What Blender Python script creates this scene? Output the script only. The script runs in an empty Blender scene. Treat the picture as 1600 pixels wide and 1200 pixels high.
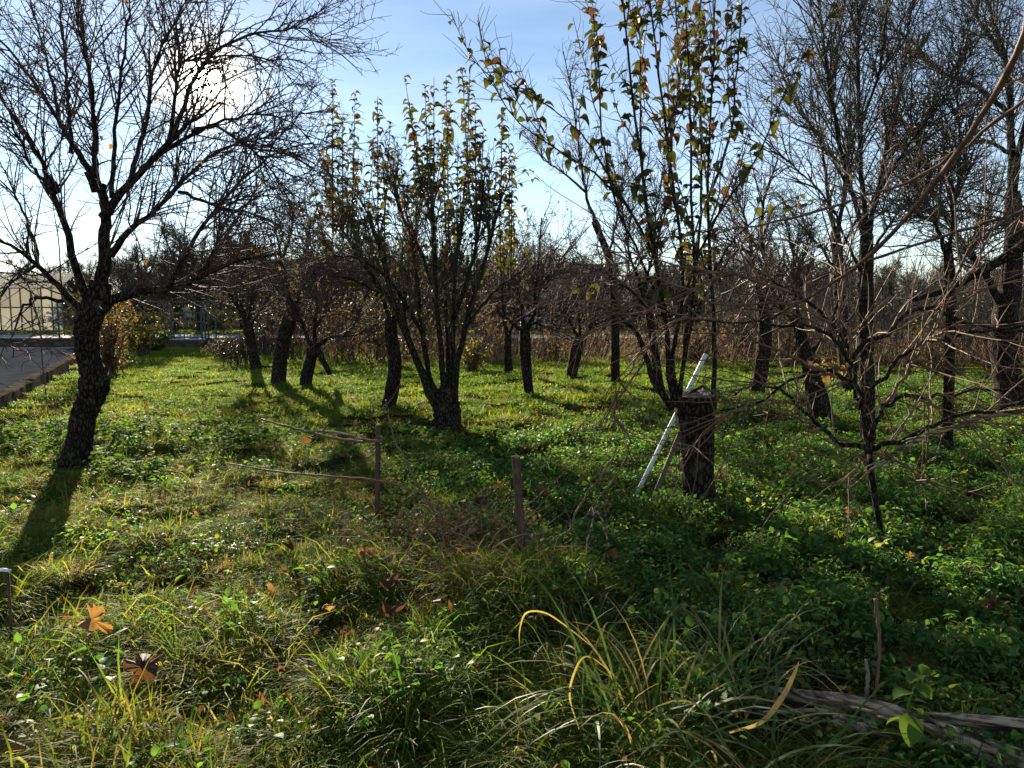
import bpy, math, random
import numpy as np
from mathutils import Vector, noise as mnoise

# ------------------------------------------------------------------ camera, sky, sun, exposure
scene = bpy.context.scene
F = 1164.0                                   # focal length in pixels of the 1600 px wide photograph
PITCH = math.atan(120.0 / F)
CAM_H = 1.6
cam_data = bpy.data.cameras.new("camera")
cam_data.sensor_width = 36.0
cam_data.lens = 36.0 * F / 1600.0
cam_data.clip_end = 2000.0
cam = bpy.data.objects.new("camera", cam_data)
scene.collection.objects.link(cam)
cam.location = (0, 0, CAM_H)
cam.rotation_euler = (math.pi / 2 - PITCH, 0, 0)
scene.camera = cam

SUN_EL = math.radians(15.2)
SUN_AZ = math.radians(-21.7)                 # from +Y towards +X
SUN = Vector((math.sin(SUN_AZ) * math.cos(SUN_EL), math.cos(SUN_AZ) * math.cos(SUN_EL), math.sin(SUN_EL)))

world = bpy.data.worlds.new("World")
scene.world = world
world.use_nodes = True
wn, wl = world.node_tree.nodes, world.node_tree.links
wn.clear()
w_out = wn.new("ShaderNodeOutputWorld")
w_bg = wn.new("ShaderNodeBackground")
sky = wn.new("ShaderNodeTexSky")
sky.sky_type = 'NISHITA'
sky.sun_disc = False
sky.sun_elevation = SUN_EL
sky.sun_rotation = SUN_AZ
sky.air_density = 0.8
sky.dust_density = 0.0
sky.ozone_density = 1.2
w_tc = wn.new("ShaderNodeTexCoord")


def wmath(op, a, b=None, clamp=False):
    n = wn.new("ShaderNodeMath")
    n.operation = op
    n.use_clamp = clamp
    for i, v in enumerate((a, b)):
        if v is None:
            continue
        if isinstance(v, (int, float)):
            n.inputs[i].default_value = v
        else:
            wl.new(v, n.inputs[i])
    return n.outputs[0]


w_sep = wn.new("ShaderNodeSeparateXYZ")
wl.new(w_tc.outputs["Generated"], w_sep.inputs[0])
zz = wmath('MAXIMUM', w_sep.outputs[2], 0.04)
w_com = wn.new("ShaderNodeCombineXYZ")
wl.new(wmath('DIVIDE', w_sep.outputs[0], zz), w_com.inputs[0])
wl.new(wmath('DIVIDE', w_sep.outputs[1], zz), w_com.inputs[1])
w_map = wn.new("ShaderNodeMapping")
w_map.inputs["Rotation"].default_value = (0, 0, math.radians(38))
w_map.inputs["Scale"].default_value = (0.3, 0.7, 1.0)
wl.new(w_com.outputs[0], w_map.inputs[0])
w_noise = wn.new("ShaderNodeTexNoise")
w_noise.inputs["Scale"].default_value = 0.9
w_noise.inputs["Detail"].default_value = 5
w_noise.inputs["Roughness"].default_value = 0.6
w_noise.inputs["Distortion"].default_value = 0.5
wl.new(w_map.outputs[0], w_noise.inputs[0])
cirrus = wmath('MULTIPLY', wmath('SUBTRACT', w_noise.outputs[0], 0.30), 1.5, True)
w_dot = wn.new("ShaderNodeVectorMath")
w_dot.operation = 'DOT_PRODUCT'
wl.new(w_tc.outputs["Generated"], w_dot.inputs[0])
w_dot.inputs[1].default_value = SUN
dot = wmath('MAXIMUM', w_dot.outputs["Value"], 0.0)
glow = wmath('ADD', wmath('MULTIPLY', wmath('POWER', dot, 1500), 30.0), wmath('MULTIPLY', wmath('POWER', dot, 90), 1.0))
glow = wmath('ADD', glow, wmath('MULTIPLY', wmath('POWER', dot, 12), 0.15))
disc = wmath('MULTIPLY', wmath('MULTIPLY', wmath('SUBTRACT', dot, math.cos(math.radians(1.1))), 1 / (1 - math.cos(math.radians(1.1))), True), 260.0)
cl_light = wmath('ADD', 2.8, wmath('MULTIPLY', wmath('POWER', dot, 14), 0.3))
cl = wmath('MULTIPLY', cirrus, cl_light)


def wadd(col, fac, rgb):
    m = wn.new("ShaderNodeVectorMath")
    m.operation = 'SCALE'
    m.inputs[0].default_value = rgb
    wl.new(fac, m.inputs["Scale"])
    a = wn.new("ShaderNodeVectorMath")
    a.operation = 'ADD'
    wl.new(col, a.inputs[0])
    wl.new(m.outputs[0], a.inputs[1])
    return a.outputs[0]


c = wadd(sky.outputs[0], cl, (1.0, 0.97, 0.93))
c = wadd(c, glow, (1.0, 0.86, 0.62))
c = wadd(c, disc, (1.0, 0.93, 0.78))
wl.new(c, w_bg.inputs[0])
w_bg.inputs[1].default_value = 0.051
wl.new(w_bg.outputs[0], w_out.inputs[0])

sun_data = bpy.data.lights.new("sun", 'SUN')
sun_data.energy = 5.0
sun_data.angle = math.radians(0.5)
sun_data.color = (1.0, 0.88, 0.70)
sun = bpy.data.objects.new("sun", sun_data)
scene.collection.objects.link(sun)
sun.rotation_euler = (-SUN).to_track_quat('-Z', 'Y').to_euler()

scene.view_settings.view_transform = 'Standard'
scene.view_settings.look = 'None'
scene.view_settings.exposure = 1.7
scene.view_settings.gamma = 1.0
scene.view_settings.use_curve_mapping = False
scene.render.engine = 'CYCLES'
scene.cycles.use_denoising = True
scene.cycles.max_bounces = 3
scene.cycles.diffuse_bounces = 2
scene.cycles.glossy_bounces = 1
scene.cycles.transmission_bounces = 2
scene.cycles.use_adaptive_sampling = True
scene.cycles.adaptive_threshold = 0.02
scene.cycles.caustics_reflective = False
scene.cycles.caustics_refractive = False
scene.cycles.sample_clamp_indirect = 6.0

# ------------------------------------------------------------------ helpers
COL = scene.collection
R_ = np.random.default_rng


def ray(px, py):
    cx, cy = (px - 800) / F, (600 - py) / F
    cp, sp = math.cos(PITCH), math.sin(PITCH)
    return np.array([cx, cp + cy * sp, -sp + cy * cp])


def hgt(x, y):
    x, y = np.asarray(x, float), np.asarray(y, float)
    return (0.028 * np.sin(1.9 * x + 0.7 * y + 0.4) * np.cos(1.3 * y - 0.8 * x) + 0.026 * np.sin(4.3 * x - 2.9 * y)
            + 0.024 * np.cos(6.1 * y + 2.2 * x + 1.0) + 0.026 * np.sin(8.3 * x + 2.7 * y) * np.sin(7.7 * y - 2.1 * x) + 0.11 * np.exp(-((x - 0.15) ** 2 / 0.35 + (y - 3.9) ** 2 / 0.35)))


def gnd(px, py):
    d = ray(px, py)
    s = CAM_H / -d[2]
    p = d * s
    return np.array([p[0], p[1], float(hgt(p[0], p[1]))])


def at(px, py, Y):
    d = ray(px, py)
    p = d * (Y / d[1])
    return np.array([p[0], p[1], p[2] + CAM_H])


def set_props(o, label=None, cat=None, group=None, kind=None):
    if label:
        o["label"] = label
    if cat:
        o["category"] = cat
    if group:
        o["group"] = group
    if kind:
        o["kind"] = kind
    return o


def empty(name, loc, label, cat, group=None):
    o = bpy.data.objects.new(name, None)
    o.empty_display_size = 0.1
    o.location = loc
    COL.objects.link(o)
    return set_props(o, label, cat, group)


def make_mesh(name, V, Q=None, T=None, mat=None, smooth=True, tint=None):
    V = np.asarray(V, np.float32).reshape(-1, 3)
    Q = np.zeros((0, 4), np.int32) if Q is None else np.asarray(Q, np.int32).reshape(-1, 4)
    T = np.zeros((0, 3), np.int32) if T is None else np.asarray(T, np.int32).reshape(-1, 3)
    me = bpy.data.meshes.new(name)
    me.vertices.add(len(V))
    me.vertices.foreach_set("co", V.ravel())
    nl = Q.size + T.size
    me.loops.add(nl)
    me.loops.foreach_set("vertex_index", np.concatenate([Q.ravel(), T.ravel()]))
    npoly = len(Q) + len(T)
    me.polygons.add(npoly)
    starts = np.concatenate([np.arange(len(Q)) * 4, Q.size + np.arange(len(T)) * 3]).astype(np.int32)
    me.polygons.foreach_set("loop_start", starts)
    me.polygons.foreach_set("use_smooth", np.full(npoly, smooth, bool))
    if tint is not None:
        a = me.attributes.new("tint", 'FLOAT', 'POINT')
        a.data.foreach_set("value", np.asarray(tint, np.float32))
    me.update(calc_edges=True)
    if mat is not None:
        me.materials.append(mat)
    return me


def link(name, me, parent=None):
    o = bpy.data.objects.new(name, me)
    COL.objects.link(o)
    o.parent = parent
    return o


class MB:
    """collects vertices and faces of ONE part"""

    def __init__(s):
        s.V, s.Q, s.T, s.n, s.tint = [], [], [], 0, []

    def add(s, V, Q=None, T=None, tint=0.5):
        V = np.asarray(V, float).reshape(-1, 3)
        if Q is not None and len(Q):
            s.Q.append(np.asarray(Q, int).reshape(-1, 4) + s.n)
        if T is not None and len(T):
            s.T.append(np.asarray(T, int).reshape(-1, 3) + s.n)
        s.V.append(V)
        s.tint.append(np.full(len(V), tint) if np.isscalar(tint) else np.asarray(tint))
        s.n += len(V)
        return s

    def box(s, lo, hi):
        x0, y0, z0 = lo
        x1, y1, z1 = hi
        V = [(x0, y0, z0), (x1, y0, z0), (x1, y1, z0), (x0, y1, z0), (x0, y0, z1), (x1, y0, z1), (x1, y1, z1), (x0, y1, z1)]
        return s.add(V, [(0, 3, 2, 1), (4, 5, 6, 7), (0, 1, 5, 4), (1, 2, 6, 5), (2, 3, 7, 6), (3, 0, 4, 7)])

    def tube(s, P, Rr, sides=8, cap=False, rough=0.0, seed=0, fscale=9.0, zs=0.35):
        P, Rr = np.asarray(P, float)[None], np.asarray(Rr, float)[None]
        V, Q = tubes(P, Rr, sides)
        if rough:
            n = P.shape[1]
            V = V.reshape(n, sides, 3)
            for i in range(n):
                c0, r0 = P[0, i], Rr[0, i]
                for j in range(sides):
                    dv = V[i, j] - c0
                    k = Vector((dv[0] / (r0 + 1e-6) * 1.6 + seed, dv[1] / (r0 + 1e-6) * 1.6 + c0[0], V[i, j, 2] * fscale * zs))
                    k2 = Vector((dv[0] * fscale * 6 + seed, dv[1] * fscale * 6, V[i, j, 2] * fscale * 1.1))
                    f = mnoise.noise(k) * 0.65 + (abs(mnoise.noise(k2)) - 0.25) * 0.9
                    V[i, j] = c0 + dv * (1 + rough * f)
            V = V.reshape(-1, 3)
        T = []
        if cap:
            n = P.shape[1]
            V = np.vstack([V, P[0, -1][None], P[0, 0][None]])
            b = (n - 1) * sides
            T = [(b + j, b + (j + 1) % sides, n * sides) for j in range(sides)]
            T += [((j + 1) % sides, j, n * sides + 1) for j in range(sides)]
        return s.add(V, Q, T)

    def obj(s, name, mat, parent=None, base=None, smooth=True):
        V = np.vstack(s.V)
        if base is not None:
            V = V - np.asarray(base)[None]
        me = make_mesh(name, V, np.vstack(s.Q) if s.Q else None, np.vstack(s.T) if s.T else None, mat, smooth, np.concatenate(s.tint))
        return link(name, me, parent)


def norm(v):
    return v / (np.linalg.norm(v, axis=-1, keepdims=True) + 1e-9)


def tubes(P, Rr, sides):
    """P (N,n,3), Rr (N,n) -> verts, quads of N open tubes"""
    N, n, _ = P.shape
    t = np.empty_like(P)
    t[:, 1:-1] = P[:, 2:] - P[:, :-2]
    t[:, 0] = P[:, 1] - P[:, 0]
    t[:, -1] = P[:, -1] - P[:, -2]
    t = norm(t)
    avg = norm(P[:, -1] - P[:, 0])
    ref = np.where(np.abs(avg[:, 2:3]) > 0.7, np.array([[1.0, 0.13, 0]]), np.array([[0, 0.1, 1.0]]))
    u = norm(np.cross(np.broadcast_to(ref[:, None], P.shape), t))
    v = np.cross(t, u)
    a = np.arange(sides) * 2 * math.pi / sides
    V = P[:, :, None] + Rr[:, :, None, None] * (np.cos(a)[None, None, :, None] * u[:, :, None] + np.sin(a)[None, None, :, None] * v[:, :, None])
    base = np.arange(N)[:, None, None] * (n * sides)
    i = np.arange(n - 1)[None, :, None] * sides
    j = np.arange(sides)[None, None, :]
    j2 = (j + 1) % sides
    Q = np.stack([base + i + j, base + i + j2, base + i + sides + j2, base + i + sides + j], -1)
    return V.reshape(-1, 3), Q.reshape(-1, 4)


def grow(p0, d0, L, n, wig, up, rng):
    N = len(p0)
    P = np.zeros((N, n, 3))
    P[:, 0] = p0
    d = norm(d0)
    up = np.asarray(up) * np.ones(N)
    for i in range(1, n):
        d = d + rng.normal(0, wig, (N, 3))
        d[:, 2] += up
        d = norm(d)
        P[:, i] = P[:, i - 1] + d * (L / (n - 1))[:, None]
    return P


def spawn(P, Rr, N, t=(0.2, 1.0), ang=(25, 60), L=(0.3, 0.8), n=5, wig=0.1, up=0.0, rr=0.6, rmax=1.0, rmin=0.0012, rng=None, power=0.8, taper=0.5, lift=0.0):
    """N children on the parent polylines"""
    Np, n0, _ = P.shape
    seg = np.linalg.norm(P[:, 1:] - P[:, :-1], axis=2).sum(1)
    w = seg ** power
    k = rng.choice(Np, N, p=w / w.sum())
    tt = rng.uniform(t[0], t[1], N)
    f = tt * (n0 - 1)
    i = np.minimum(f.astype(int), n0 - 2)
    fr = (f - i)[:, None]
    p0 = P[k, i] * (1 - fr) + P[k, i + 1] * fr
    tan = norm(P[k, i + 1] - P[k, i])
    r0 = Rr[k, i] * (1 - fr[:, 0]) + Rr[k, i + 1] * fr[:, 0]
    q = norm(np.cross(tan, rng.normal(0, 1, (N, 3))))
    q[:, 2] += lift
    a = np.radians(rng.uniform(ang[0], ang[1], N))[:, None]
    d = np.cos(a) * tan + np.sin(a) * norm(q)
    LL = rng.uniform(L[0], L[1], N) * (1 - taper * tt)
    C = grow(p0, d, LL, n, wig, up, rng)
    rs = np.minimum(r0 * rr, rmax)
    s = np.linspace(0, 1, n)[None]
    Rc = rs[:, None] * (1 - s) ** 0.9 + rmin
    return C, Rc


def resample(P, Rr, n):
    """Catmull-Rom through the traced points"""
    P, Rr = np.asarray(P, float), np.asarray(Rr, float)
    m = len(P)
    A = np.vstack([2 * P[0] - P[1], P, 2 * P[-1] - P[-2]])
    f = np.linspace(0, m - 1, n)
    i = np.minimum(f.astype(int), m - 2)
    u = (f - i)[:, None]
    p0, p1, p2, p3 = A[i], A[i + 1], A[i + 2], A[i + 3]
    out = 0.5 * (2 * p1 + (p2 - p0) * u + (2 * p0 - 5 * p1 + 4 * p2 - p3) * u ** 2 + (3 * p1 - p0 - 3 * p2 + p3) * u ** 3)
    r = np.interp(f, np.arange(m), Rr)
    return out, r


def trace(pts, Y0, n=16, wob=0.0, rng=None, ease=True):
    """pts of (px, py, dY, r_px) -> world polyline with radii in metres"""
    P, Rr = [], []
    for (px, py, dy, r) in pts:
        P.append(at(px, py, Y0 + dy))
        Rr.append(r * (Y0 + dy) / F)
    P, Rr = resample(P, Rr, n)
    if wob and rng is not None:
        P[1:] += rng.normal(0, wob, P[1:].shape)
    return P, Rr


def fan(pts, dend, r0, r1):
    """[(px,py)...] -> (px,py,dY,r): depth offset grows to dend, radius falls from r0 to r1"""
    n = len(pts)
    return [(p[0], p[1], dend * (i / (n - 1)) ** 1.3, 0.66 * r0 + (0.5 * r1 - 0.66 * r0) * (i / (n - 1)) ** 0.75) for i, p in enumerate(pts)]


# ------------------------------------------------------------------ materials
def new_mat(name):
    m = bpy.data.materials.new(name)
    m.use_nodes = True
    nt = m.node_tree
    b = nt.nodes["Principled BSDF"]
    return m, nt.nodes, nt.links, b


def noise_node(nodes, links, scale, stretch=(1, 1, 1), coord="Object", detail=6, rough=0.6, dist=0.0):
    mp = nodes.new("ShaderNodeMapping")
    mp.inputs["Scale"].default_value = stretch
    if coord == "World":
        g = nodes.new("ShaderNodeNewGeometry")
        links.new(g.outputs["Position"], mp.inputs[0])
    else:
        tc = nodes.new("ShaderNodeTexCoord")
        links.new(tc.outputs[coord], mp.inputs[0])
    nz = nodes.new("ShaderNodeTexNoise")
    nz.inputs["Scale"].default_value = scale
    nz.inputs["Detail"].default_value = detail
    nz.inputs["Roughness"].default_value = rough
    nz.inputs["Distortion"].default_value = dist
    links.new(mp.outputs[0], nz.inputs[0])
    return nz


def ramp_node(nodes, links, fac, cols):
    r = nodes.new("ShaderNodeValToRGB")
    e = r.color_ramp.elements
    while len(e) < len(cols):
        e.new(0.5)
    for k, (p, col) in enumerate(cols):
        e[k].position = p
        e[k].color = (*col, 1)
    links.new(fac, r.inputs[0])
    return r


def ramp_mat(name, cols, scale=8, stretch=(1, 1, 1), rough=0.8, bump=0.0, dist=0.01, coord="Object", detail=8, spec=0.3, bscale=None, metallic=0.0, warp=0.0):
    m, nodes, links, b = new_mat(name)
    nz = noise_node(nodes, links, scale, stretch, coord, detail, 0.65, warp)
    r = ramp_node(nodes, links, nz.outputs[0], cols)
    links.new(r.outputs[0], b.inputs["Base Color"])
    b.inputs["Roughness"].default_value = rough
    b.inputs["Specular IOR Level"].default_value = spec
    b.inputs["Metallic"].default_value = metallic
    if bump:
        n2 = nz if bscale is None else noise_node(nodes, links, bscale, stretch, coord, 8, 0.7, warp)
        bp = nodes.new("ShaderNodeBump")
        bp.inputs["Strength"].default_value = bump
        bp.inputs["Distance"].default_value = dist
        links.new(n2.outputs[0], bp.inputs["Height"])
        links.new(bp.outputs[0], b.inputs["Normal"])
    return m


def leaf_mat(name, cols, trans=0.5, rough=0.4, source="random", spec=0.5, world=None, tcol=1.5, bump=0.0, warm=0.55):
    """thin leaf: gloss on the surface, light passing through. colour picked per instance or per leaf"""
    m, nodes, links, b = new_mat(name)
    if source == "random":
        oi = nodes.new("ShaderNodeObjectInfo")
        fac = oi.outputs["Random"]
    else:
        at_ = nodes.new("ShaderNodeAttribute")
        at_.attribute_name = "tint"
        fac = at_.outputs["Fac"]
    if source == "both":
        oi = nodes.new("ShaderNodeObjectInfo")
        mx = nodes.new("ShaderNodeMath")
        mx.operation = 'MULTIPLY_ADD'
        links.new(oi.outputs["Random"], mx.inputs[0])
        mx.inputs[1].default_value = 0.35
        links.new(fac, mx.inputs[2])
        fr = nodes.new("ShaderNodeMath")
        fr.operation = 'SUBTRACT'
        links.new(mx.outputs[0], fr.inputs[0])
        fr.inputs[1].default_value = 0.175
        fac = fr.outputs[0]
    if world:
        nz = noise_node(nodes, links, world[0], (1, 1, 0.2), "World", 4, 0.6)
        ad = nodes.new("ShaderNodeMath")
        ad.operation = 'MULTIPLY_ADD'
        links.new(nz.outputs[0], ad.inputs[0])
        ad.inputs[1].default_value = world[1]
        links.new(fac, ad.inputs[2])
        sb = nodes.new("ShaderNodeMath")
        sb.operation = 'SUBTRACT'
        sb.use_clamp = True
        links.new(ad.outputs[0], sb.inputs[0])
        sb.inputs[1].default_value = world[1] * 0.5
        fac = sb.outputs[0]
    r = ramp_node(nodes, links, fac, cols)
    links.new(r.outputs[0], b.inputs["Base Color"])
    b.inputs["Roughness"].default_value = rough
    b.inputs["Specular IOR Level"].default_value = spec
    tr = nodes.new("ShaderNodeBsdfTranslucent")
    mul = nodes.new("ShaderNodeVectorMath")
    mul.operation = 'MULTIPLY'
    links.new(r.outputs[0], mul.inputs[0])
    mul.inputs[1].default_value = (tcol * (1 + 0.22 * (1 - warm)), tcol, tcol * warm)
    links.new(mul.outputs[0], tr.inputs[0])
    mix = nodes.new("ShaderNodeMixShader")
    mix.inputs[0].default_value = trans
    links.new(b.outputs[0], mix.inputs[1])
    links.new(tr.outputs[0], mix.inputs[2])
    links.new(mix.outputs[0], nodes["Material Output"].inputs[0])
    if bump:
        nz2 = noise_node(nodes, links, 60, (1, 1, 1), "Object", 3)
        bp = nodes.new("ShaderNodeBump")
        bp.inputs["Strength"].default_value = bump
        bp.inputs["Distance"].default_value = 0.004
        links.new(nz2.outputs[0], bp.inputs["Height"])
        links.new(bp.outputs[0], b.inputs["Normal"])
    return m


M = {}


def bark_mat(name, cols, scale, stretch, lichen=None):
    """plates between dark cracks, long grain on the plates, blotches of lichen"""
    m, nodes, links, b = new_mat(name)
    wp = noise_node(nodes, links, 7, (1, 1, 1), "Object", 3, 0.6)
    tc = nodes.new("ShaderNodeTexCoord")
    va = nodes.new("ShaderNodeVectorMath")
    va.operation = 'MULTIPLY_ADD'
    links.new(wp.outputs["Color"], va.inputs[0])
    va.inputs[1].default_value = (0.05, 0.05, 0.10)
    links.new(tc.outputs["Object"], va.inputs[2])
    mp = nodes.new("ShaderNodeMapping")
    mp.inputs["Scale"].default_value = stretch
    links.new(va.outputs[0], mp.inputs[0])
    vo = nodes.new("ShaderNodeTexVoronoi")
    vo.feature = 'DISTANCE_TO_EDGE'
    vo.inputs["Scale"].default_value = scale
    links.new(mp.outputs[0], vo.inputs[0])
    gr = noise_node(nodes, links, 90, (1, 1, 0.25), "Object", 6, 0.7)
    mr = nodes.new("ShaderNodeMapRange")
    mr.inputs["From Max"].default_value = 0.28
    links.new(vo.outputs["Distance"], mr.inputs[0])
    mx = nodes.new("ShaderNodeMath")
    mx.operation = 'MULTIPLY'
    links.new(mr.outputs[0], mx.inputs[0])
    links.new(gr.outputs[0], mx.inputs[1])
    r = ramp_node(nodes, links, mx.outputs[0], cols)
    out = r.outputs[0]
    if lichen:
        ln = noise_node(nodes, links, 9, (1, 1, 0.7), "Object", 6, 0.7)
        lr = ramp_node(nodes, links, ln.outputs[0], [(0.56, (0, 0, 0)), (0.66, (1, 1, 1))])
        mix = nodes.new("ShaderNodeMix")
        mix.data_type = 'RGBA'
        links.new(lr.outputs[0], mix.inputs[0])
        links.new(out, mix.inputs[6])
        mix.inputs[7].default_value = (*lichen, 1)
        out = mix.outputs[2]
    links.new(out, b.inputs["Base Color"])
    b.inputs["Roughness"].default_value = 0.95
    b.inputs["Specular IOR Level"].default_value = 0.08
    bp = nodes.new("ShaderNodeBump")
    bp.inputs["Strength"].default_value = 1.0
    bp.inputs["Distance"].default_value = 0.025
    links.new(mx.outputs[0], bp.inputs["Height"])
    links.new(bp.outputs[0], b.inputs["Normal"])
    return m


M['bark'] = bark_mat("bark", [(0.05, (0.008, 0.006, 0.005)), (0.3, (0.036, 0.026, 0.020)), (0.6, (0.10, 0.076, 0.058))], 34, (1, 1, 0.38), (0.085, 0.085, 0.055))
M['bark_moss'] = bark_mat("bark_moss", [(0.05, (0.010, 0.008, 0.006)), (0.3, (0.040, 0.033, 0.022)), (0.6, (0.10, 0.085, 0.058))], 38, (1, 1, 0.4), (0.075, 0.085, 0.035))
M['twig'] = ramp_mat("twig", [(0.3, (0.045, 0.030, 0.026)), (0.7, (0.12, 0.08, 0.066))], 7, (1, 1, 1), 0.75, spec=0.1)
M['twig_grey'] = ramp_mat("twig_grey", [(0.3, (0.05, 0.042, 0.032)), (0.7, (0.12, 0.105, 0.075))], 5, (1, 1, 1), 0.8, spec=0.12)
M['cane'] = ramp_mat("cane", [(0.3, (0.085, 0.042, 0.026)), (0.55, (0.17, 0.088, 0.052)), (0.75, (0.26, 0.16, 0.10))], 12, (1, 1, 1), 0.65, 0.2, 0.003, spec=0.2)
M['vine_bark'] = ramp_mat("vine_bark", [(0.40, (0.022, 0.015, 0.011)), (0.49, (0.16, 0.115, 0.08)), (0.6, (0.46, 0.35, 0.25))], 60, (0.10, 0.14, 1), 0.9, 1.0, 0.02, spec=0.1)
M['cut_wood'] = ramp_mat("cut_wood", [(0.3, (0.10, 0.085, 0.065)), (0.7, (0.24, 0.21, 0.17))], 30, (1, 1, 1), 0.9, 0.4, 0.004)
M['soil'] = ramp_mat("soil", [(0.32, (0.012, 0.010, 0.006)), (0.5, (0.030, 0.026, 0.012)), (0.68, (0.055, 0.055, 0.018))], 5, (1, 1, 1), 1.0, 0.7, 0.02, coord="World", spec=0.0, bscale=22)
M['asphalt'] = ramp_mat("asphalt", [(0.35, (0.030, 0.033, 0.040)), (0.7, (0.062, 0.066, 0.078))], 3, (1, 1, 1), 1.0, 0.0, 0.01, coord="World", bscale=60, spec=0.0)
M['road'] = ramp_mat("road", [(0.35, (0.22, 0.23, 0.25)), (0.7, (0.32, 0.33, 0.35))], 1.4, (1, 1, 1), 0.95, 0.5, 0.02, coord="World", bscale=50, spec=0.08)
M['concrete'] = ramp_mat("concrete", [(0.34, (0.030, 0.030, 0.018)), (0.5, (0.075, 0.064, 0.048)), (0.68, (0.14, 0.12, 0.10))], 5, (1, 1, 1), 1.0, 0.5, 0.01, coord="World", spec=0.0)
M['rust'] = ramp_mat("rust", [(0.3, (0.030, 0.018, 0.014)), (0.5, (0.085, 0.042, 0.028)), (0.72, (0.19, 0.085, 0.045))], 32, (1, 1, 0.6), 0.75, 0.4, 0.002, spec=0.4)
M['white_paint'] = ramp_mat("white_paint", [(0.3, (0.45, 0.45, 0.47)), (0.55, (0.78, 0.79, 0.82)), (0.8, (0.84, 0.85, 0.87))], 14, (1, 1, 0.5), 0.4, spec=0.5)
M['old_wood'] = ramp_mat("old_wood", [(0.3, (0.09, 0.065, 0.05)), (0.7, (0.26, 0.20, 0.16))], 40, (1, 1, 0.06), 0.85, 0.5, 0.003)
M['fence_metal'] = ramp_mat("fence_metal", [(0.3, (0.022, 0.032, 0.034)), (0.7, (0.05, 0.065, 0.065))], 12, (1, 1, 1), 0.5, spec=0.5)
M['plaster'] = ramp_mat("plaster", [(0.3, (0.62, 0.55, 0.40)), (0.7, (0.76, 0.70, 0.54))], 3, (1, 1, 1), 0.9)
M['plaster_grey'] = ramp_mat("plaster_grey", [(0.3, (0.42, 0.45, 0.48)), (0.7, (0.58, 0.61, 0.64))], 2, (1, 1, 1), 0.9)
M['roof'] = ramp_mat("roof", [(0.3, (0.07, 0.06, 0.06)), (0.7, (0.14, 0.12, 0.115))], 9, (1, 1, 1), 0.8)
M['glass'] = ramp_mat("glass", [(0.3, (0.03, 0.04, 0.05)), (0.7, (0.06, 0.075, 0.085))], 2, (1, 1, 1), 0.12, spec=0.8)
M['white_trim'] = ramp_mat("white_trim", [(0.3, (0.72, 0.72, 0.70)), (0.7, (0.82, 0.82, 0.80))], 5, (1, 1, 1), 0.6)

G0, G1 = (0.030, 0.060, 0.013), (0.055, 0.095, 0.020)
M['grass'] = leaf_mat("grass", [(0.0, (0.050, 0.110, 0.016)), (0.30, (0.095, 0.160, 0.020)), (0.55, (0.155, 0.180, 0.024)), (0.8, (0.23, 0.19, 0.042)), (1.0, (0.30, 0.22, 0.09))],
                      0.55, 0.62, "both", 0.09, (0.9, 0.9), 1.9)
M['long_grass'] = leaf_mat("long_grass", [(0.0, (0.035, 0.080, 0.022)), (0.45, (0.070, 0.130, 0.035)), (0.7, (0.18, 0.18, 0.06)), (1.0, (0.36, 0.25, 0.11))], 0.45, 0.5, "tint", 0.2, None, 1.6)
M['cover'] = leaf_mat("cover", [(0.0, (0.030, 0.095, 0.020)), (0.45, (0.060, 0.145, 0.028)), (0.8, (0.10, 0.19, 0.03)), (1.0, (0.19, 0.21, 0.035))], 0.5, 0.58, "both", 0.3, (1.6, 0.9), 2.0)
M['nettle'] = leaf_mat("nettle", [(0.0, (0.028, 0.075, 0.016)), (0.6, (0.065, 0.135, 0.024)), (1.0, (0.12, 0.17, 0.03))], 0.5, 0.75, "tint", 0.1, None, 2.0)
FL_COLS = [(0.0, (0.045, 0.055, 0.016)), (0.45, (0.085, 0.095, 0.020)), (0.68, (0.11, 0.10, 0.024)), (0.82, (0.11, 0.06, 0.028)), (1.0, (0.10, 0.042, 0.028))]
M['fruit_leaf'] = leaf_mat("fruit_leaf", FL_COLS, 0.36, 0.45, "tint", 0.4, None, 1.3)
M['fruit_leaf_each'] = leaf_mat("fruit_leaf_each", FL_COLS, 0.36, 0.45, "random", 0.4, None, 1.3)
M['dry_leaf'] = leaf_mat("dry_leaf", [(0.0, (0.060, 0.030, 0.018)), (0.5, (0.13, 0.060, 0.028)), (0.85, (0.22, 0.10, 0.04)), (1.0, (0.30, 0.17, 0.06))], 0.4, 0.55, "random", 0.35, None, 1.5, 0.5)
M['dry_leaf_t'] = leaf_mat("dry_leaf_t", [(0.0, (0.06, 0.038, 0.028)), (0.5, (0.12, 0.072, 0.042)), (0.85, (0.19, 0.11, 0.05)), (1.0, (0.16, 0.15, 0.035))], 0.45, 0.6, "tint", 0.3, None, 1.5)
M['yellow_leaf_t'] = leaf_mat("yellow_leaf_t", [(0.0, (0.05, 0.06, 0.018)), (0.5, (0.12, 0.12, 0.025)), (1.0, (0.25, 0.19, 0.035))], 0.5, 0.5, "tint", 0.35, None, 1.7)
M['hedge_leaf'] = leaf_mat("hedge_leaf", [(0.0, (0.020, 0.030, 0.018)), (0.6, (0.040, 0.052, 0.026)), (1.0, (0.085, 0.075, 0.03))], 0.35, 0.5, "tint", 0.4, None, 1.4)
M['dry_stem'] = leaf_mat("dry_stem", [(0.0, (0.12, 0.062, 0.038)), (0.5, (0.24, 0.14, 0.075)), (1.0, (0.38, 0.27, 0.13))], 0.3, 0.6, "tint", 0.3, None, 1.3)

# ------------------------------------------------------------------ the setting: ground, yard, road
VP = norm(np.array([(268 - 800) / F, 1.0, 0.0]))            # direction of the rows of the orchard, on the ground
K0 = gnd(0, 645)
K0[2] = 0


def kerb_x(y):
    return K0[0] + (y - K0[1]) * VP[0] / VP[1]


WALL_Y = 30.0
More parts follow.
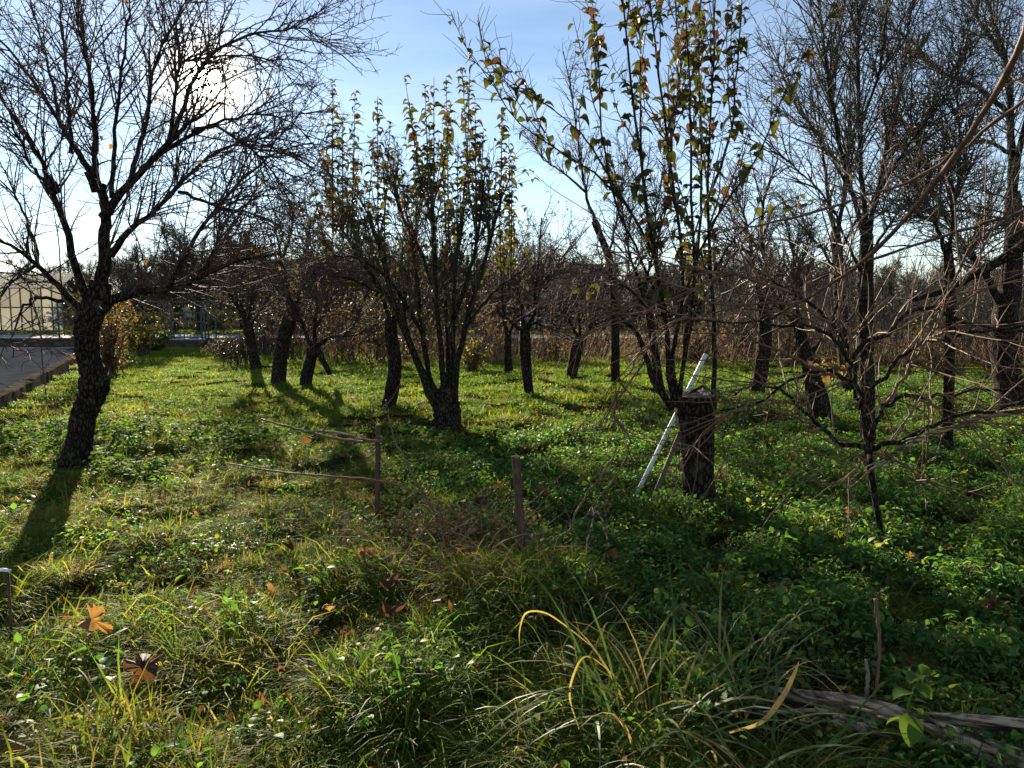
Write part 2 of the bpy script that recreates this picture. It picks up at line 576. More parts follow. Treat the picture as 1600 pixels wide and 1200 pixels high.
# ground sheet: fine near the camera, coarse out to the horizon
xs = np.concatenate([[-600, -250, -120, -70], np.arange(-40, -8, 1.0), np.arange(-8, 8, 0.12), np.arange(8, 41, 1.0), [70, 120, 250, 600]])
ys = np.concatenate([[-60, -20, -6, -2, 0], np.arange(1, 12, 0.12), np.arange(12, 30, 0.6), np.arange(30, 60, 3), [80, 120, 250, 600, 1200]])
X, Yg = np.meshgrid(xs, ys)
fade = np.clip((24 - Yg) / 6, 0, 1)
Z = hgt(X, Yg) * fade - 0.02
V = np.stack([X, Yg, Z], -1).reshape(-1, 3)
nx, ny = len(xs), len(ys)
i, j = np.meshgrid(np.arange(nx - 1), np.arange(ny - 1))
a = (j * nx + i).ravel()
ground = link("ground", make_mesh("ground", V, np.stack([a, a + 1, a + nx + 1, a + nx], -1), None, M['soil']))
set_props(ground, "dark soil and thatch under the orchard grass", None, None, "structure")

mb = MB()
ky = np.linspace(-2, WALL_Y - 0.5, 14)
Vy = []
for y in ky:
    Vy += [(kerb_x(y) - 0.22, y, 0.06), (kerb_x(y) - 45, y, 0.06)]
mb.add(Vy, [(2 * k + 1, 2 * k, 2 * k + 2, 2 * k + 3) for k in range(len(ky) - 1)])
set_props(mb.obj("yard", M['asphalt']), "grey asphalt yard on the far side of the low kerb wall", None, None, "structure")

mb = MB()
mb.add([(-60, WALL_Y + 0.3, 0.27), (60, WALL_Y + 0.3, 0.27), (60, 36, 0.29), (-60, 36, 0.29)], [(0, 1, 2, 3)])
set_props(mb.obj("road", M['road']), "pale street running behind the garden wall", None, None, "structure")
mb = MB()
mb.add([(-90, 36, 0.30), (90, 36, 0.30), (90, 60, 0.32), (-90, 60, 0.32)], [(0, 1, 2, 3)])
set_props(mb.obj("verge_ground", M['soil']), "strip of earth beyond the street", None, None, "structure")

# low kerb wall beside the yard, in cast lengths
kerb = empty("kerb_wall", (kerb_x(11.5), 11.5, 0), "low weathered concrete kerb wall between the grass and the grey yard", "wall")
yy = 3.0
rg = R_(5)
while yy < WALL_Y - 1:
    ln = rg.uniform(1.7, 2.1)
    a0, a1 = np.array([kerb_x(yy), yy]), np.array([kerb_x(yy + ln - 0.03), yy + ln - 0.03])
    nrm = np.array([-VP[1], VP[0]])
    h = 0.24 + rg.uniform(-0.015, 0.02)
    tl = rg.uniform(-0.015, 0.015)
    Vb = []
    nseg = 7
    for k in range(nseg):
        p = a0 + (a1 - a0) * k / (nseg - 1)
        e = rg.normal(0, 0.008, 4)
        q = p + nrm * 0.2
        Vb += [(p[0], p[1], -0.1), (p[0] + e[0] + tl, p[1], h - 0.02 + e[1]), (p[0] + nrm[0] * .03, p[1], h + e[2]), (q[0] - nrm[0] * .02, q[1], h + e[3]), (q[0], q[1], -0.1)]
    mb = MB()
    Q = []
    for k in range(nseg - 1):
        for s in range(4):
            Q.append((k * 5 + s, k * 5 + s + 1, k * 5 + s + 6, k * 5 + s + 5))
    T = [(0, 1, 2), (0, 2, 3), (0, 3, 4)]
    T += [(t[2] + 5 * (nseg - 1), t[1] + 5 * (nseg - 1), t[0] + 5 * (nseg - 1)) for t in T]
    mb.add(Vb, Q, T)
    mb.obj("block", M['concrete'], kerb, kerb.location, smooth=False)
    yy += ln

# garden wall at the back with the gate between its two stretches
gx0, gx1 = at(262, 530, WALL_Y)[0], at(320, 530, WALL_Y)[0]
for (x0, x1, lab) in ((-28.0, gx0 - 0.05, "low concrete garden wall beside the street, on the yard side of the gate"),
                      (gx1 + 0.05, 40.0, "long low concrete garden wall at the back of the orchard, running from the gate")):
    w = empty("garden_wall", ((x0 + x1) / 2, WALL_Y, 0), lab, "wall")
    MB().box((x0, WALL_Y, -0.1), (x1, WALL_Y + 0.25, 0.30)).obj("wall_base", M['concrete'], w, w.location, False)
    MB().box((x0, WALL_Y - 0.03, 0.303), (x1, WALL_Y + 0.28, 0.36)).obj("coping", M['concrete'], w, w.location, False)
MB_ = MB().box((gx0, WALL_Y - 0.25, -0.1), (gx1, WALL_Y + 0.2, 0.12)).box((gx0, WALL_Y + 0.02, 0.123), (gx1, WALL_Y + 0.25, 0.25))
st = MB_.obj("gate_step", M['concrete'], None, None, False)
set_props(st, "dark concrete steps under the metal garden gate", "steps")

gate = empty("garden_gate", ((gx0 + gx1) / 2, WALL_Y, 0.25), "dark green metal garden gate between lattice posts at the end of the grass lane", "gate")
gz1 = at(290, 470, WALL_Y)[2]
for x in (gx0, gx1):
    mb = MB()
    for dx in (-0.13, 0.0, 0.13):
        mb.box((x + dx - 0.025, WALL_Y + 0.05, 0.3), (x + dx + 0.025, WALL_Y + 0.1, gz1))
    for z in np.arange(0.5, gz1, 0.22):
        mb.box((x - 0.105, WALL_Y + 0.062, z), (x + 0.105, WALL_Y + 0.088, z + 0.03))
    mb.obj("post", M['fence_metal'], gate, gate.location, False)
for z in (0.36, 1.0, gz1 - 0.5):
    MB().box((gx0 + 0.16, WALL_Y + 0.055, z), (gx1 - 0.16, WALL_Y + 0.095, z + 0.045)).obj("rail", M['fence_metal'], gate, gate.location, False)
for x in np.linspace(gx0 + 0.2, gx1 - 0.2, 9):
    MB().box((x - 0.009, WALL_Y + 0.099, 0.36), (x + 0.009, WALL_Y + 0.115, gz1 - 0.46)).obj("bar", M['fence_metal'], gate, gate.location, False)
MB().box((gx0 - 0.75, WALL_Y + 0.12, gz1 - 0.06), (gx1 + 0.6, WALL_Y + 0.16, gz1)).obj("top_rail", M['fence_metal'], gate, gate.location, False)


def wire_fence(px0, px1, step, label):
    x0, x1 = at(px0, 530, WALL_Y)[0], at(px1, 530, WALL_Y)[0]
    f = empty("wire_fence", ((x0 + x1) / 2, WALL_Y + .12, 0.36), label, "fence")
    xs_ = np.arange(x0, x1 + 0.01, step)
    for x in xs_:
        MB().box((x - 0.025, WALL_Y + 0.10, 0.33), (x + 0.025, WALL_Y + 0.15, 1.75)).obj("post", M['fence_metal'], f, f.location, False)
    for z in np.linspace(0.5, 1.7, 7):
        MB().box((x0, WALL_Y + 0.16, z), (x1, WALL_Y + 0.168, z + 0.007)).obj("wire", M['fence_metal'], f, f.location, False)
    return f


wire_fence(90, 250, 2.4, "dark wire fence on the wall between the yard and the gate")
wire_fence(336, 1560, 2.5, "long dark wire fence on the back wall behind the trees")

# white panel hanging by the gate
p = at(291, 488, WALL_Y + 0.6)
mb = MB()
g = 5
Vp = []
for jj in range(g):
    for ii in range(g):
        u_, v_ = ii / (g - 1), jj / (g - 1)
        Vp.append((p[0] - 0.14 + 0.3 * u_ + 0.07 * v_, p[1] + 0.03 * math.sin(6 * u_ + 2 * v_), p[2] + 0.15 - 0.36 * v_ + 0.06 * math.sin(3 * u_) * (1 - v_)))
mb.add(Vp, [(jj * g + ii, jj * g + ii + 1, (jj + 1) * g + ii + 1, (jj + 1) * g + ii) for jj in range(g - 1) for ii in range(g - 1)])
mb.add(np.array(Vp) + [0, 0.02, 0], [(jj * g + ii, (jj + 1) * g + ii, (jj + 1) * g + ii + 1, jj * g + ii + 1) for jj in range(g - 1) for ii in range(g - 1)])
wp = empty("white_sheet", (p[0], p[1], 0.3), "small bright white sheet on a thin stake just behind the garden gate", "sheet")
M['film'] = leaf_mat("film", [(0.0, (0.46, 0.44, 0.38)), (1.0, (0.58, 0.56, 0.50))], 0.6, 0.5, "random", 0.3, None, 0.9, 0.0, 0.95)
mb.obj("sheet", M['film'], wp, wp.location)
MB().tube([(p[0] - 0.13, p[1] + 0.06, 0.25), (p[0] - 0.12, p[1] + 0.06, p[2] + 0.16)], [0.016, 0.014], 6, True).obj("stake", M['fence_metal'], wp, wp.location)


def house(name, label, x0, x1, y, depth, z0, eave, ridge, wall_mat, windows, door=None):
    h = empty(name, ((x0 + x1) / 2, y, z0), label, "house")
    MB().box((x0, y, z0), (x1, y + depth, eave)).obj("wall", M[wall_mat], h, h.location, False)
    o = 0.35
    mb = MB()
    ym = y + depth / 2
    t = 0.14
    A = [(x0 - o, y - o, eave - 0.05), (x1 + o, y - o, eave - 0.05), (x1 + o, ym, ridge), (x0 - o, ym, ridge), (x1 + o, y + depth + o, eave - 0.05), (x0 - o, y + depth + o, eave - 0.05)]
    B = [(a_[0], a_[1], a_[2] + t) for a_ in A]
    mb.add(A + B, [(1, 0, 3, 2), (2, 3, 5, 4), (6, 7, 8, 9), (9, 8, 10, 11), (0, 1, 7, 6), (4, 5, 11, 10), (0, 6, 9, 3), (3, 9, 11, 5), (1, 2, 8, 7), (2, 4, 10, 8)])
    rf = mb.obj("roof", M['roof'], h, h.location, False)
    cx = x0 + (x1 - x0) * 0.3
    MB().box((cx, ym - 0.3, ridge - 0.4), (cx + 0.5, ym + 0.2, ridge + 0.8)).obj("chimney", M['concrete'], rf, h.location, False)
    for xx in (x0, x1):
        MB().add([(xx, y, eave), (xx, y + depth, eave), (xx, ym, ridge - 0.03)], None, [(0, 1, 2)]).obj("gable", M[wall_mat], h, h.location, False)
    for (wx, wz, ww, wh) in windows:
        mb = MB()
        fw = 0.08
        for (lo, hi) in (((wx, wz), (wx + ww, wz + fw)), ((wx, wz + wh - fw), (wx + ww, wz + wh)), ((wx, wz + fw), (wx + fw, wz + wh - fw)),
                         ((wx + ww - fw, wz + fw), (wx + ww, wz + wh - fw)), ((wx + ww / 2 - fw / 2, wz + fw), (wx + ww / 2 + fw / 2, wz + wh - fw))):
            mb.box((lo[0], y - 0.05, lo[1]), (hi[0], y - 0.003, hi[1]))
        w_ = mb.obj("window", M['white_trim'], h, h.location, False)
        MB().box((wx + fw, y - 0.02, wz + fw), (wx + ww - fw, y - 0.004, wz + wh - fw)).obj("pane", M['glass'], w_, None, False).location = (-h.location[0], -h.location[1], -h.location[2])
    return h


house("house", "blue-grey house half hidden behind the forked fruit trees", -15.5, -9.2, 46, 7, 0.3, 3.0, 4.6, 'plaster_grey',
      [(-14.5, 1.2, 1.1, 1.4), (-12.2, 1.2, 1.0, 1.4), (-10.6, 1.0, 0.9, 1.5)])
gh = empty("greenhouse", (-26.5, 40.5, 0.3), "pale glowing greenhouse of clouded sheets beyond the grey yard", "greenhouse")
ghx = np.linspace(-30.5, -24.3, 12)
for k in range(11):
    for (z0, z1) in ((0.35, 1.55), (1.62, 2.6)):
        MB().box((ghx[k] + .03, 40.5, z0), (ghx[k + 1] - .03, 40.51, z1)).obj("sheet", M['film'], gh, gh.location, False)
    MB().add([(ghx[k] + .03, 40.4, 2.63), (ghx[k + 1] - .03, 40.4, 2.63), (ghx[k + 1] - .03, 42.0, 3.5), (ghx[k] + .03, 42.0, 3.5)], [(0, 1, 2, 3)]).obj("roof_sheet", M['film'], gh, gh.location, False)
for k in range(12):
    MB().box((ghx[k] - .028, 40.47, 0.3), (ghx[k] + .028, 40.54, 2.62)).obj("post", M['fence_metal'], gh, gh.location, False)
for z in (1.56, 2.605):
    MB().box((ghx[0], 40.455, z), (ghx[-1], 40.468, z + 0.05)).obj("rail", M['fence_metal'], gh, gh.location, False)
h3 = house("house", "pale grey low house with white posts, seen behind the middle tree row", 0.6, 6.2, 48, 7, 0.3, 2.9, 4.4, 'plaster_grey',
           [(2.4, 1.2, 1.0, 1.3), (4.6, 1.2, 1.0, 1.3)])
for x in (0.9, 1.45, 2.0, 3.9, 4.2):
    MB().box((x, 47.2, 0.3), (x + 0.14, 47.34, 2.85)).obj("porch_post", M['white_trim'], h3, h3.location, False)


# ------------------------------------------------------------------ leaves
def leaf_shape(nx_=4, wide=0.5, arch=0.5, fold=0.12, tipw=0.0, wav=0.0, rng=None):
    """unit leaf along +X, grid (nx+1) x 3"""
    V = []
    for k in range(nx_ + 1):
        u = k / nx_
        w = wide * 0.5 * (math.sin(math.pi * min(1, u ** 0.75)) ** 0.8 if 0 < u < 1 else 0.03)
        z = 0.30 * u - arch * u * u
        x = u * (1 - 0.18 * arch * u)
        dz = wav * (rng.normal(0, 1) if rng is not None else 0)
        V += [(x, -w, z + fold * w * 2 + dz), (x, 0, z), (x, w, z + fold * w * 2 - dz)]
    Q = []
    for k in range(nx_):
        Q += [(3 * k, 3 * k + 3, 3 * k + 4, 3 * k + 1), (3 * k + 1, 3 * k + 4, 3 * k + 5, 3 * k + 2)]
    return np.array(V), np.array(Q)


def rotm(yaw, pitch, roll):
    cy, sy, cp, sp, cr, sr = np.cos(yaw), np.sin(yaw), np.cos(pitch), np.sin(pitch), np.cos(roll), np.sin(roll)
    m = np.empty((len(yaw), 3, 3))
    m[:, 0, 0] = cy * cp; m[:, 0, 1] = cy * sp * sr - sy * cr; m[:, 0, 2] = cy * sp * cr + sy * sr
    m[:, 1, 0] = sy * cp; m[:, 1, 1] = sy * sp * sr + cy * cr; m[:, 1, 2] = sy * sp * cr - cy * sr
    m[:, 2, 0] = -sp; m[:, 2, 1] = cp * sr; m[:, 2, 2] = cp * cr
    return m


def leaf_batch(pos, yaw, pitch, roll, scale, shape, tint):
    V0, Q0 = shape
    m = rotm(yaw, pitch, roll) * scale[:, None, None]
    V = np.einsum('nij,kj->nki', m, V0) + pos[:, None]
    Q = Q0[None] + (np.arange(len(pos)) * len(V0))[:, None, None]
    return V.reshape(-1, 3), Q.reshape(-1, 4), np.repeat(tint, len(V0))


rl = R_(77)
LEAF_A = leaf_shape(4, 0.52, 0.75, 0.35)
LEAF_B = leaf_shape(4, 0.60, 0.45, 0.25, wav=0.02, rng=rl)
LEAF_S = leaf_shape(2, 0.55, 0.3, 0.2)
LEAF_OV = leaf_shape(4, 0.72, 0.25, 0.12)


def scatter_leaves(P, N, rng, t=(0.1, 1), size=(0.05, 0.09), pitch=(-0.3, 0.6)):
    Np, n0, _ = P.shape
    seg = np.linalg.norm(P[:, 1:] - P[:, :-1], axis=2).sum(1)
    k = rng.choice(Np, N, p=seg / seg.sum())
    f = rng.uniform(t[0], t[1], N) * (n0 - 1)
    i = np.minimum(f.astype(int), n0 - 2)
    fr = (f - i)[:, None]
    pos = P[k, i] * (1 - fr) + P[k, i + 1] * fr
    return pos, rng.uniform(0, 2 * math.pi, N), rng.uniform(pitch[0], pitch[1], N), rng.uniform(-0.6, 0.6, N), rng.uniform(size[0], size[1], N)


def add_leaves(tree, base, pos, yaw, pitch, roll, scale, rng, each=0, shape=LEAF_A, mat='fruit_leaf', mat_each='fruit_leaf_each', tint=None, part="foliage"):
    N = len(pos)
    tint = rng.uniform(0, 1, N) if tint is None else tint
    base = np.asarray(base)
    if each:
        inside = (np.abs(pos[:, 0] / pos[:, 1]) < 0.68) & ((pos[:, 2] - CAM_H) / pos[:, 1] < 0.40)
        order = np.argsort(-(scale / pos[:, 1]) * (0.2 + inside))
        mes = [make_mesh("leaf", V_, Q_, None, M[mat_each]) for (V_, Q_) in (shape, leaf_shape(4, 0.6, 0.95, 0.5), leaf_shape(4, 0.5, 0.55, 0.2))]
        for q, n in enumerate(order[:each]):
            o = bpy.data.objects.new("leaf", mes[q % 3])
            o.location = pos[n] - base
            o.rotation_euler = (roll[n], pitch[n], yaw[n])
            o.scale = (scale[n],) * 3
            COL.objects.link(o)
            o.parent = tree
        rest = order[each:]
    else:
        rest = np.arange(N)
    if len(rest):
        V, Q, tt = leaf_batch(pos[rest] - base, yaw[rest], pitch[rest], roll[rest], scale[rest], shape, tint[rest])
        o = link(part, make_mesh(part, V, Q, None, M[mat], True, tt), tree)
        o["kind"] = "stuff"


def add_twigs(tree, base, levels, mat, name="crown"):
    """levels: list of (P, R, sides) joined into one crown mesh"""
    mb = MB()
    for (P, Rr, sides) in levels:
        V, Q = tubes(P - np.asarray(base)[None, None], Rr, sides)
        mb.add(V, Q)
    return mb.obj(name, M[mat], tree)


def limb_objs(tree, base, limbs, mat, sides=8, name="limb"):
    for (P, Rr) in limbs:
        MB().tube(P, Rr, sides, True).obj(name, M[mat], tree, base)


def stack(limbs):
    return np.array([l[0] for l in limbs]), np.array([l[1] for l in limbs])


# ------------------------------------------------------------------ the big apple tree on the left
rng = R_(11)
base = gnd(118, 728)
Y0 = base[1]
t1 = empty("apple_tree", base, "large bare apple tree with a dark bulging trunk, the sun caught in its spreading crown", "tree")
tr = [(114, 748, 0, 31), (118, 726, 0, 23), (124, 690, 0, 19), (132, 650, 0, 18), (143, 618, 0, 19), (149, 598, 0, 20), (140, 565, 0, 17), (134, 525, 0, 17), (140, 495, 0, 19), (152, 465, 0, 18), (158, 440, 0.0, 15)]
P, Rr = trace(tr, Y0, 90)
MB().tube(P, Rr, 40, True, rough=0.26, seed=3).obj("trunk", M['bark'], t1, base)
bl = at(160, 597, Y0 - 0.05)
mb = MB().tube([at(140, 606, Y0), at(152, 600, Y0 - .02), at(163, 596, Y0 - .02), at(168, 594, Y0 - .02)], np.array([22, 17, 10, 3]) * Y0 / F, 20, True, rough=0.3, seed=9)
mb.obj("burl", M['bark'], t1, base)
L1 = [
    fan([(152, 480), (160, 430), (165, 380), (164, 330), (160, 290)], 0.1, 19, 12),
    fan([(160, 340), (195, 295), (240, 248), (275, 212), (300, 190), (345, 160)], -0.5, 11, 3),
    fan([(160, 310), (148, 250), (145, 170), (135, 90), (118, -20)], 0.3, 8, 2.5),
    fan([(158, 300), (120, 235), (80, 170), (40, 110), (-10, 50)], 0.5, 9, 2.5),
    fan([(145, 490), (122, 430), (100, 350), (80, 290), (50, 225), (0, 150), (-40, 90)], -0.6, 12, 2.5),
    fan([(138, 500), (95, 450), (58, 415), (20, 385), (-40, 360)], -0.9, 10, 3),
    fan([(100, 470), (60, 465), (35, 480), (22, 520), (20, 560)], -1.0, 5, 1.5),
    fan([(150, 485), (185, 465), (230, 455), (280, 448), (330, 425), (375, 406), (440, 396)], 0.2, 14, 3),
    fan([(265, 450), (288, 400), (325, 345), (380, 280), (430, 240), (490, 220)], -0.3, 7, 1.5),
    fan([(310, 435), (335, 395), (350, 350), (400, 310), (470, 300)], 0.5, 5, 1.3),
    fan([(172, 400), (200, 362), (240, 332), (275, 295), (330, 245), (400, 215), (475, 225)], 0.6, 9, 1.5),
    fan([(240, 250), (290, 215), (335, 195), (390, 180), (450, 190), (490, 230)], -0.8, 6, 1.2),
    fan([(270, 215), (300, 130), (345, 75), (410, 50), (470, 45), (525, 66)], -0.5, 6, 1.2),
    fan([(262, 225), (275, 150), (285, 100), (330, 90), (400, 88), (460, 110)], -0.2, 5, 1.2),
    fan([(205, 280), (225, 200), (240, 110), (265, 50), (300, -10)], 0.0, 6, 1.6),
    fan([(175, 310), (180, 220), (190, 120), (200, 30), (210, -30)], -0.4, 6, 1.6),
    fan([(150, 290), (150, 210), (140, 130), (125, 50), (110, -30)], -0.7, 6, 1.6),
    fan([(95, 200), (80, 120), (60, 50), (40, -30)], 0.2, 4.5, 1.5),
    fan([(80, 290), (50, 260), (20, 200), (-20, 170)], -1.2, 5, 1.5),
    fan([(110, 240), (108, 150), (100, 70), (95, -20)], -0.2, 5, 1.5),
    fan([(280, 300), (330, 320), (380, 330), (430, 350), (470, 390)], -0.9, 4.5, 1.0),
    fan([(300, 205), (340, 200), (400, 240), (440, 290), (470, 360)], -0.6, 4.5, 1.0),
    fan([(55, 415), (20, 440), (0, 470), (-20, 520)], -1.3, 4.5, 1.2),
    fan([(60, 420), (45, 350), (20, 300), (-20, 260)], -0.4, 5, 1.2),
]
limbs = [trace(l, Y0, 18, 0.008, rng) for l in L1]
limb_objs(t1, base, limbs, 'bark', 9)
# cut stubs of old limbs
for (a_, b_, r_) in (((84, 302), (72, 276), 9), ((150, 300), (136, 268), 6)):
    MB().tube([at(*a_, Y0 - 0.25), at((a_[0] + b_[0]) / 2 + 2, (a_[1] + b_[1]) / 2, Y0 - 0.28), at(*b_, Y0 - 0.3)], np.array([r_, r_ * 1.0, r_ * .8]) * Y0 / F, 12, True, rough=0.2, seed=r_).obj("cut_stub", M['bark'], t1, base)
P0, R0 = stack(limbs)
A, Ar = spawn(P0, R0, 420, (0.18, 1), (18, 65), (0.6, 1.9), 8, 0.11, 0.02, 0.5, 0.007, 0.0016, rng, lift=0.4, power=1.0)
Dd, Ddr = spawn(P0[[7, 8, 10, 11, 12, 13, 20, 21]], R0[[7, 8, 10, 11, 12, 13, 20, 21]], 110, (0.15, 1), (15, 60), (0.5, 1.5), 8, 0.12, -0.06, 0.55, 0.007, 0.002, rng)
A, Ar = np.concatenate([A, Dd]), np.concatenate([Ar, Ddr])
B, Br = spawn(A, Ar, 2900, (0.1, 1), (30, 75), (0.12, 0.6), 5, 0.2, 0.02, 0.6, 0.0035, 0.0016, rng, power=1.0)
C, Cr = spawn(B, Br, 3200, (0.1, 1), (35, 80), (0.03, 0.14), 3, 0.2, 0.03, 0.7, 0.0025, 0.0016, rng)
S, Sr = spawn(A, Ar, 4500, (0.05, 1), (45, 85), (0.025, 0.08), 2, 0.1, 0.05, 0.9, 0.0032, 0.0018, rng, power=1.0)
add_twigs(t1, base, [(A, Ar, 5), (B, Br, 3), (C, Cr, 3), (S, Sr, 3)], 'twig')
pos, yw, pi_, ro, sc = scatter_leaves(B, 130, rng, (0.5, 1), (0.05, 0.08), (-0.2, 1.2))
add_leaves(t1, base, pos, yw, pi_, ro, sc, rng, 0, LEAF_B, 'dry_leaf_t')


# ------------------------------------------------------------------ upright shoots with leaves
def leafy(shoots, every, t0, size, rng, golden=2.4):
    pos, yaw, pit, rol, sc = [], [], [], [], []
    for P in shoots:
        L = np.linalg.norm(P[1:] - P[:-1], axis=1).sum()
        n0 = len(P)
        f, k = t0 * (n0 - 1), rng.uniform(0, 6)
        stepf = every / L * (n0 - 1)
        while f < n0 - 1:
            i = min(int(f), n0 - 2)
            pos.append(P[i] * (1 - (f - i)) + P[i + 1] * (f - i))
            yaw.append(k + rng.normal(0, 0.35))
            pit.append(rng.normal(-0.15, 0.45))
            rol.append(rng.normal(0, 0.35))
            u = f / (n0 - 1)
            sc.append(rng.uniform(*size) * rng.uniform(0.65, 1.1) * (1.0 if u < 0.9 else 0.75))
            k += golden
            f += stepf * rng.uniform(0.25, 1.7) * (1.0 if rng.random() > 0.10 else rng.uniform(2, 5))
    return map(np.array, (pos, yaw, pit, rol, sc))


# the multi-stemmed tree in the middle
rng = R_(23)
base = gnd(697, 672)
Y0 = base[1]
t2 = empty("fruit_tree", base, "many-stemmed fruit tree fanning out into upright leafy shoots, in the middle of the grass", "tree")
MB().tube(*trace([(700, 688, 0, 33), (699, 664, 0, 23), (698, 640, 0, 20), (697, 616, 0, 17), (697, 600, 0, 8)], Y0, 40), 36, True, rough=0.3, seed=5).obj("trunk", M['bark'], t2, base)
L2 = [
    fan([(690, 655), (662, 590), (640, 535), (618, 480), (598, 400), (575, 330)], -0.4, 12, 5),
    fan([(693, 640), (672, 590), (660, 520), (652, 440), (640, 350)], 0.3, 9, 4),
    fan([(697, 640), (690, 560), (683, 480), (678, 400), (676, 320)], -0.6, 9, 4),
    fan([(702, 640), (706, 570), (708, 500), (712, 420), (722, 330)], 0.5, 9.5, 4),
    fan([(710, 650), (712, 590), (728, 510), (748, 440), (768, 370), (785, 300)], -0.2, 10, 4),
    fan([(698, 620), (700, 540), (695, 450), (700, 370)], 0.9, 7, 3),
    fan([(640, 535), (630, 480), (640, 430), (655, 370)], 0.7, 6, 3),
    fan([(618, 480), (580, 430), (548, 380), (520, 330)], 0.3, 6, 2.5),
    fan([(728, 510), (760, 470), (790, 440), (830, 415)], 0.6, 5, 2),
    fan([(660, 520), (610, 440), (560, 405), (520, 400)], -0.8, 5, 2),
    fan([(708, 500), (735, 420), (750, 340), (755, 280)], -0.8, 6, 3),
    fan([(683, 480), (660, 400), (625, 330), (610, 270)], 0.5, 6, 3),
]
limbs = [trace(l, Y0, 16, 0.006, rng) for l in L2]
limb_objs(t2, base, limbs, 'bark_moss', 10)
P0, R0 = stack(limbs)
tops = [(520, 125), (555, 145), (535, 185), (590, 150), (585, 225), (610, 190), (632, 118), (640, 165), (664, 132), (678, 120), (697, 118), (705, 160), (722, 105), (735, 102), (742, 150), (755, 200), (785, 175), (795, 205), (800, 250), (505, 230), (560, 240), (600, 260), (650, 230), (690, 220), (715, 230), (765, 245), (780, 270), (490, 290), (545, 300), (625, 250), (670, 190), (735, 210)]
sh, shr = [], []
for (tx, ty) in tops:
    dy = rng.uniform(-0.9, 0.9)
    tip = at(tx, ty, Y0 + dy)
    # start on the limb point that lies most nearly below
    cand = P0[:, 8:, :].reshape(-1, 3)
    cr = R0[:, 8:].reshape(-1)
    d2 = np.abs(cand[:, 0] - tip[0]) * 1.6 + np.abs(cand[:, 1] - tip[1]) * 0.6 + np.abs((tip[2] - cand[:, 2]) - 1.3) * 0.5
    k = int(np.argmin(d2))
    s0 = cand[k]
    mid1 = s0 * 0.72 + tip * 0.28 + np.array([(tip[0] - s0[0]) * 0.25, 0, 0])
    mid2 = s0 * 0.35 + tip * 0.65 + np.array([(tip[0] - s0[0]) * 0.12, 0, 0])
    p_, r_ = resample([s0, mid1, mid2, tip], [min(cr[k] * .8, 0.014), 0.010, 0.0065, 0.0028], 14)
    sh.append(p_)
    shr.append(r_)
sh, shr = np.array(sh), np.array(shr)
A, Ar = spawn(P0, R0, 150, (0.35, 1), (12, 45), (0.6, 1.7), 9, 0.05, 0.10, 0.5, 0.009, 0.0022, rng, lift=0.8)
B, Br = spawn(np.concatenate([A]), Ar, 1500, (0.1, 1), (25, 65), (0.12, 0.6), 5, 0.13, 0.04, 0.6, 0.004, 0.0014, rng)
C, Cr = spawn(B, Br, 2200, (0.1, 1), (30, 70), (0.04, 0.2), 3, 0.2, 0.03, 0.7, 0.003, 0.0014, rng)
add_twigs(t2, base, [(sh, shr, 6), (A, Ar, 5), (B, Br, 3), (C, Cr, 3)], 'twig_grey')
pos, yw, pi_, ro, sc = leafy(list(sh), 0.026, 0.16, (0.11, 0.15), rng)
add_leaves(t2, base, pos, yw, pi_, ro, sc, rng, 300, LEAF_A)
pos, yw, pi_, ro, sc = scatter_leaves(np.concatenate([B[:, :5], ]), 800, rng, (0.3, 1), (0.07, 0.11), (-0.2, 1.1))
add_leaves(t2, base, pos, yw, pi_, ro, sc, rng, 0, LEAF_B, 'fruit_leaf', part="foliage")

# ------------------------------------------------------------------ stump with regrowth
rng = R_(31)
base = gnd(1093, 792)
Y0 = base[1]
t3 = empty("stump_tree", base, "thick sawn-off black stump sprouting tall leafy shoots, a white pole leaning behind it", "tree")
Pp, Rp = trace([(1096, 815, 0, 30), (1094, 790, 0, 27), (1092, 750, 0, 25), (1090, 700, 0, 26), (1088, 655, 0, 28), (1086, 632, 0, 31), (1086, 618, 0, 31)], Y0, 60)
MB().tube(Pp, Rp, 44, False, rough=0.16, seed=8).obj("trunk", M['bark'], t3, base)
top, rt = Pp[-1], Rp[-1]
mb = MB()
ring = []
for k in range(5):
    for j_ in range(28):
        a_ = 2 * math.pi * j_ / 28
        rr_ = rt * 1.0 * (k + 0.02) / 4
        ring.append((top[0] + rr_ * math.cos(a_), top[1] + rr_ * math.sin(a_), top[2] - 0.006 + 0.010 * math.sin(9 * rr_ / rt) + 0.035 * (rr_ / rt) * math.sin(a_ + 0.6) + 0.008 * rng.normal()))
mb.add(ring, [(k * 28 + j_, (k + 1) * 28 + j_, (k + 1) * 28 + (j_ + 1) % 28, k * 28 + (j_ + 1) % 28) for k in range(4) for j_ in range(28)])
mb.obj("cut_face", M['cut_wood'], t3, base)
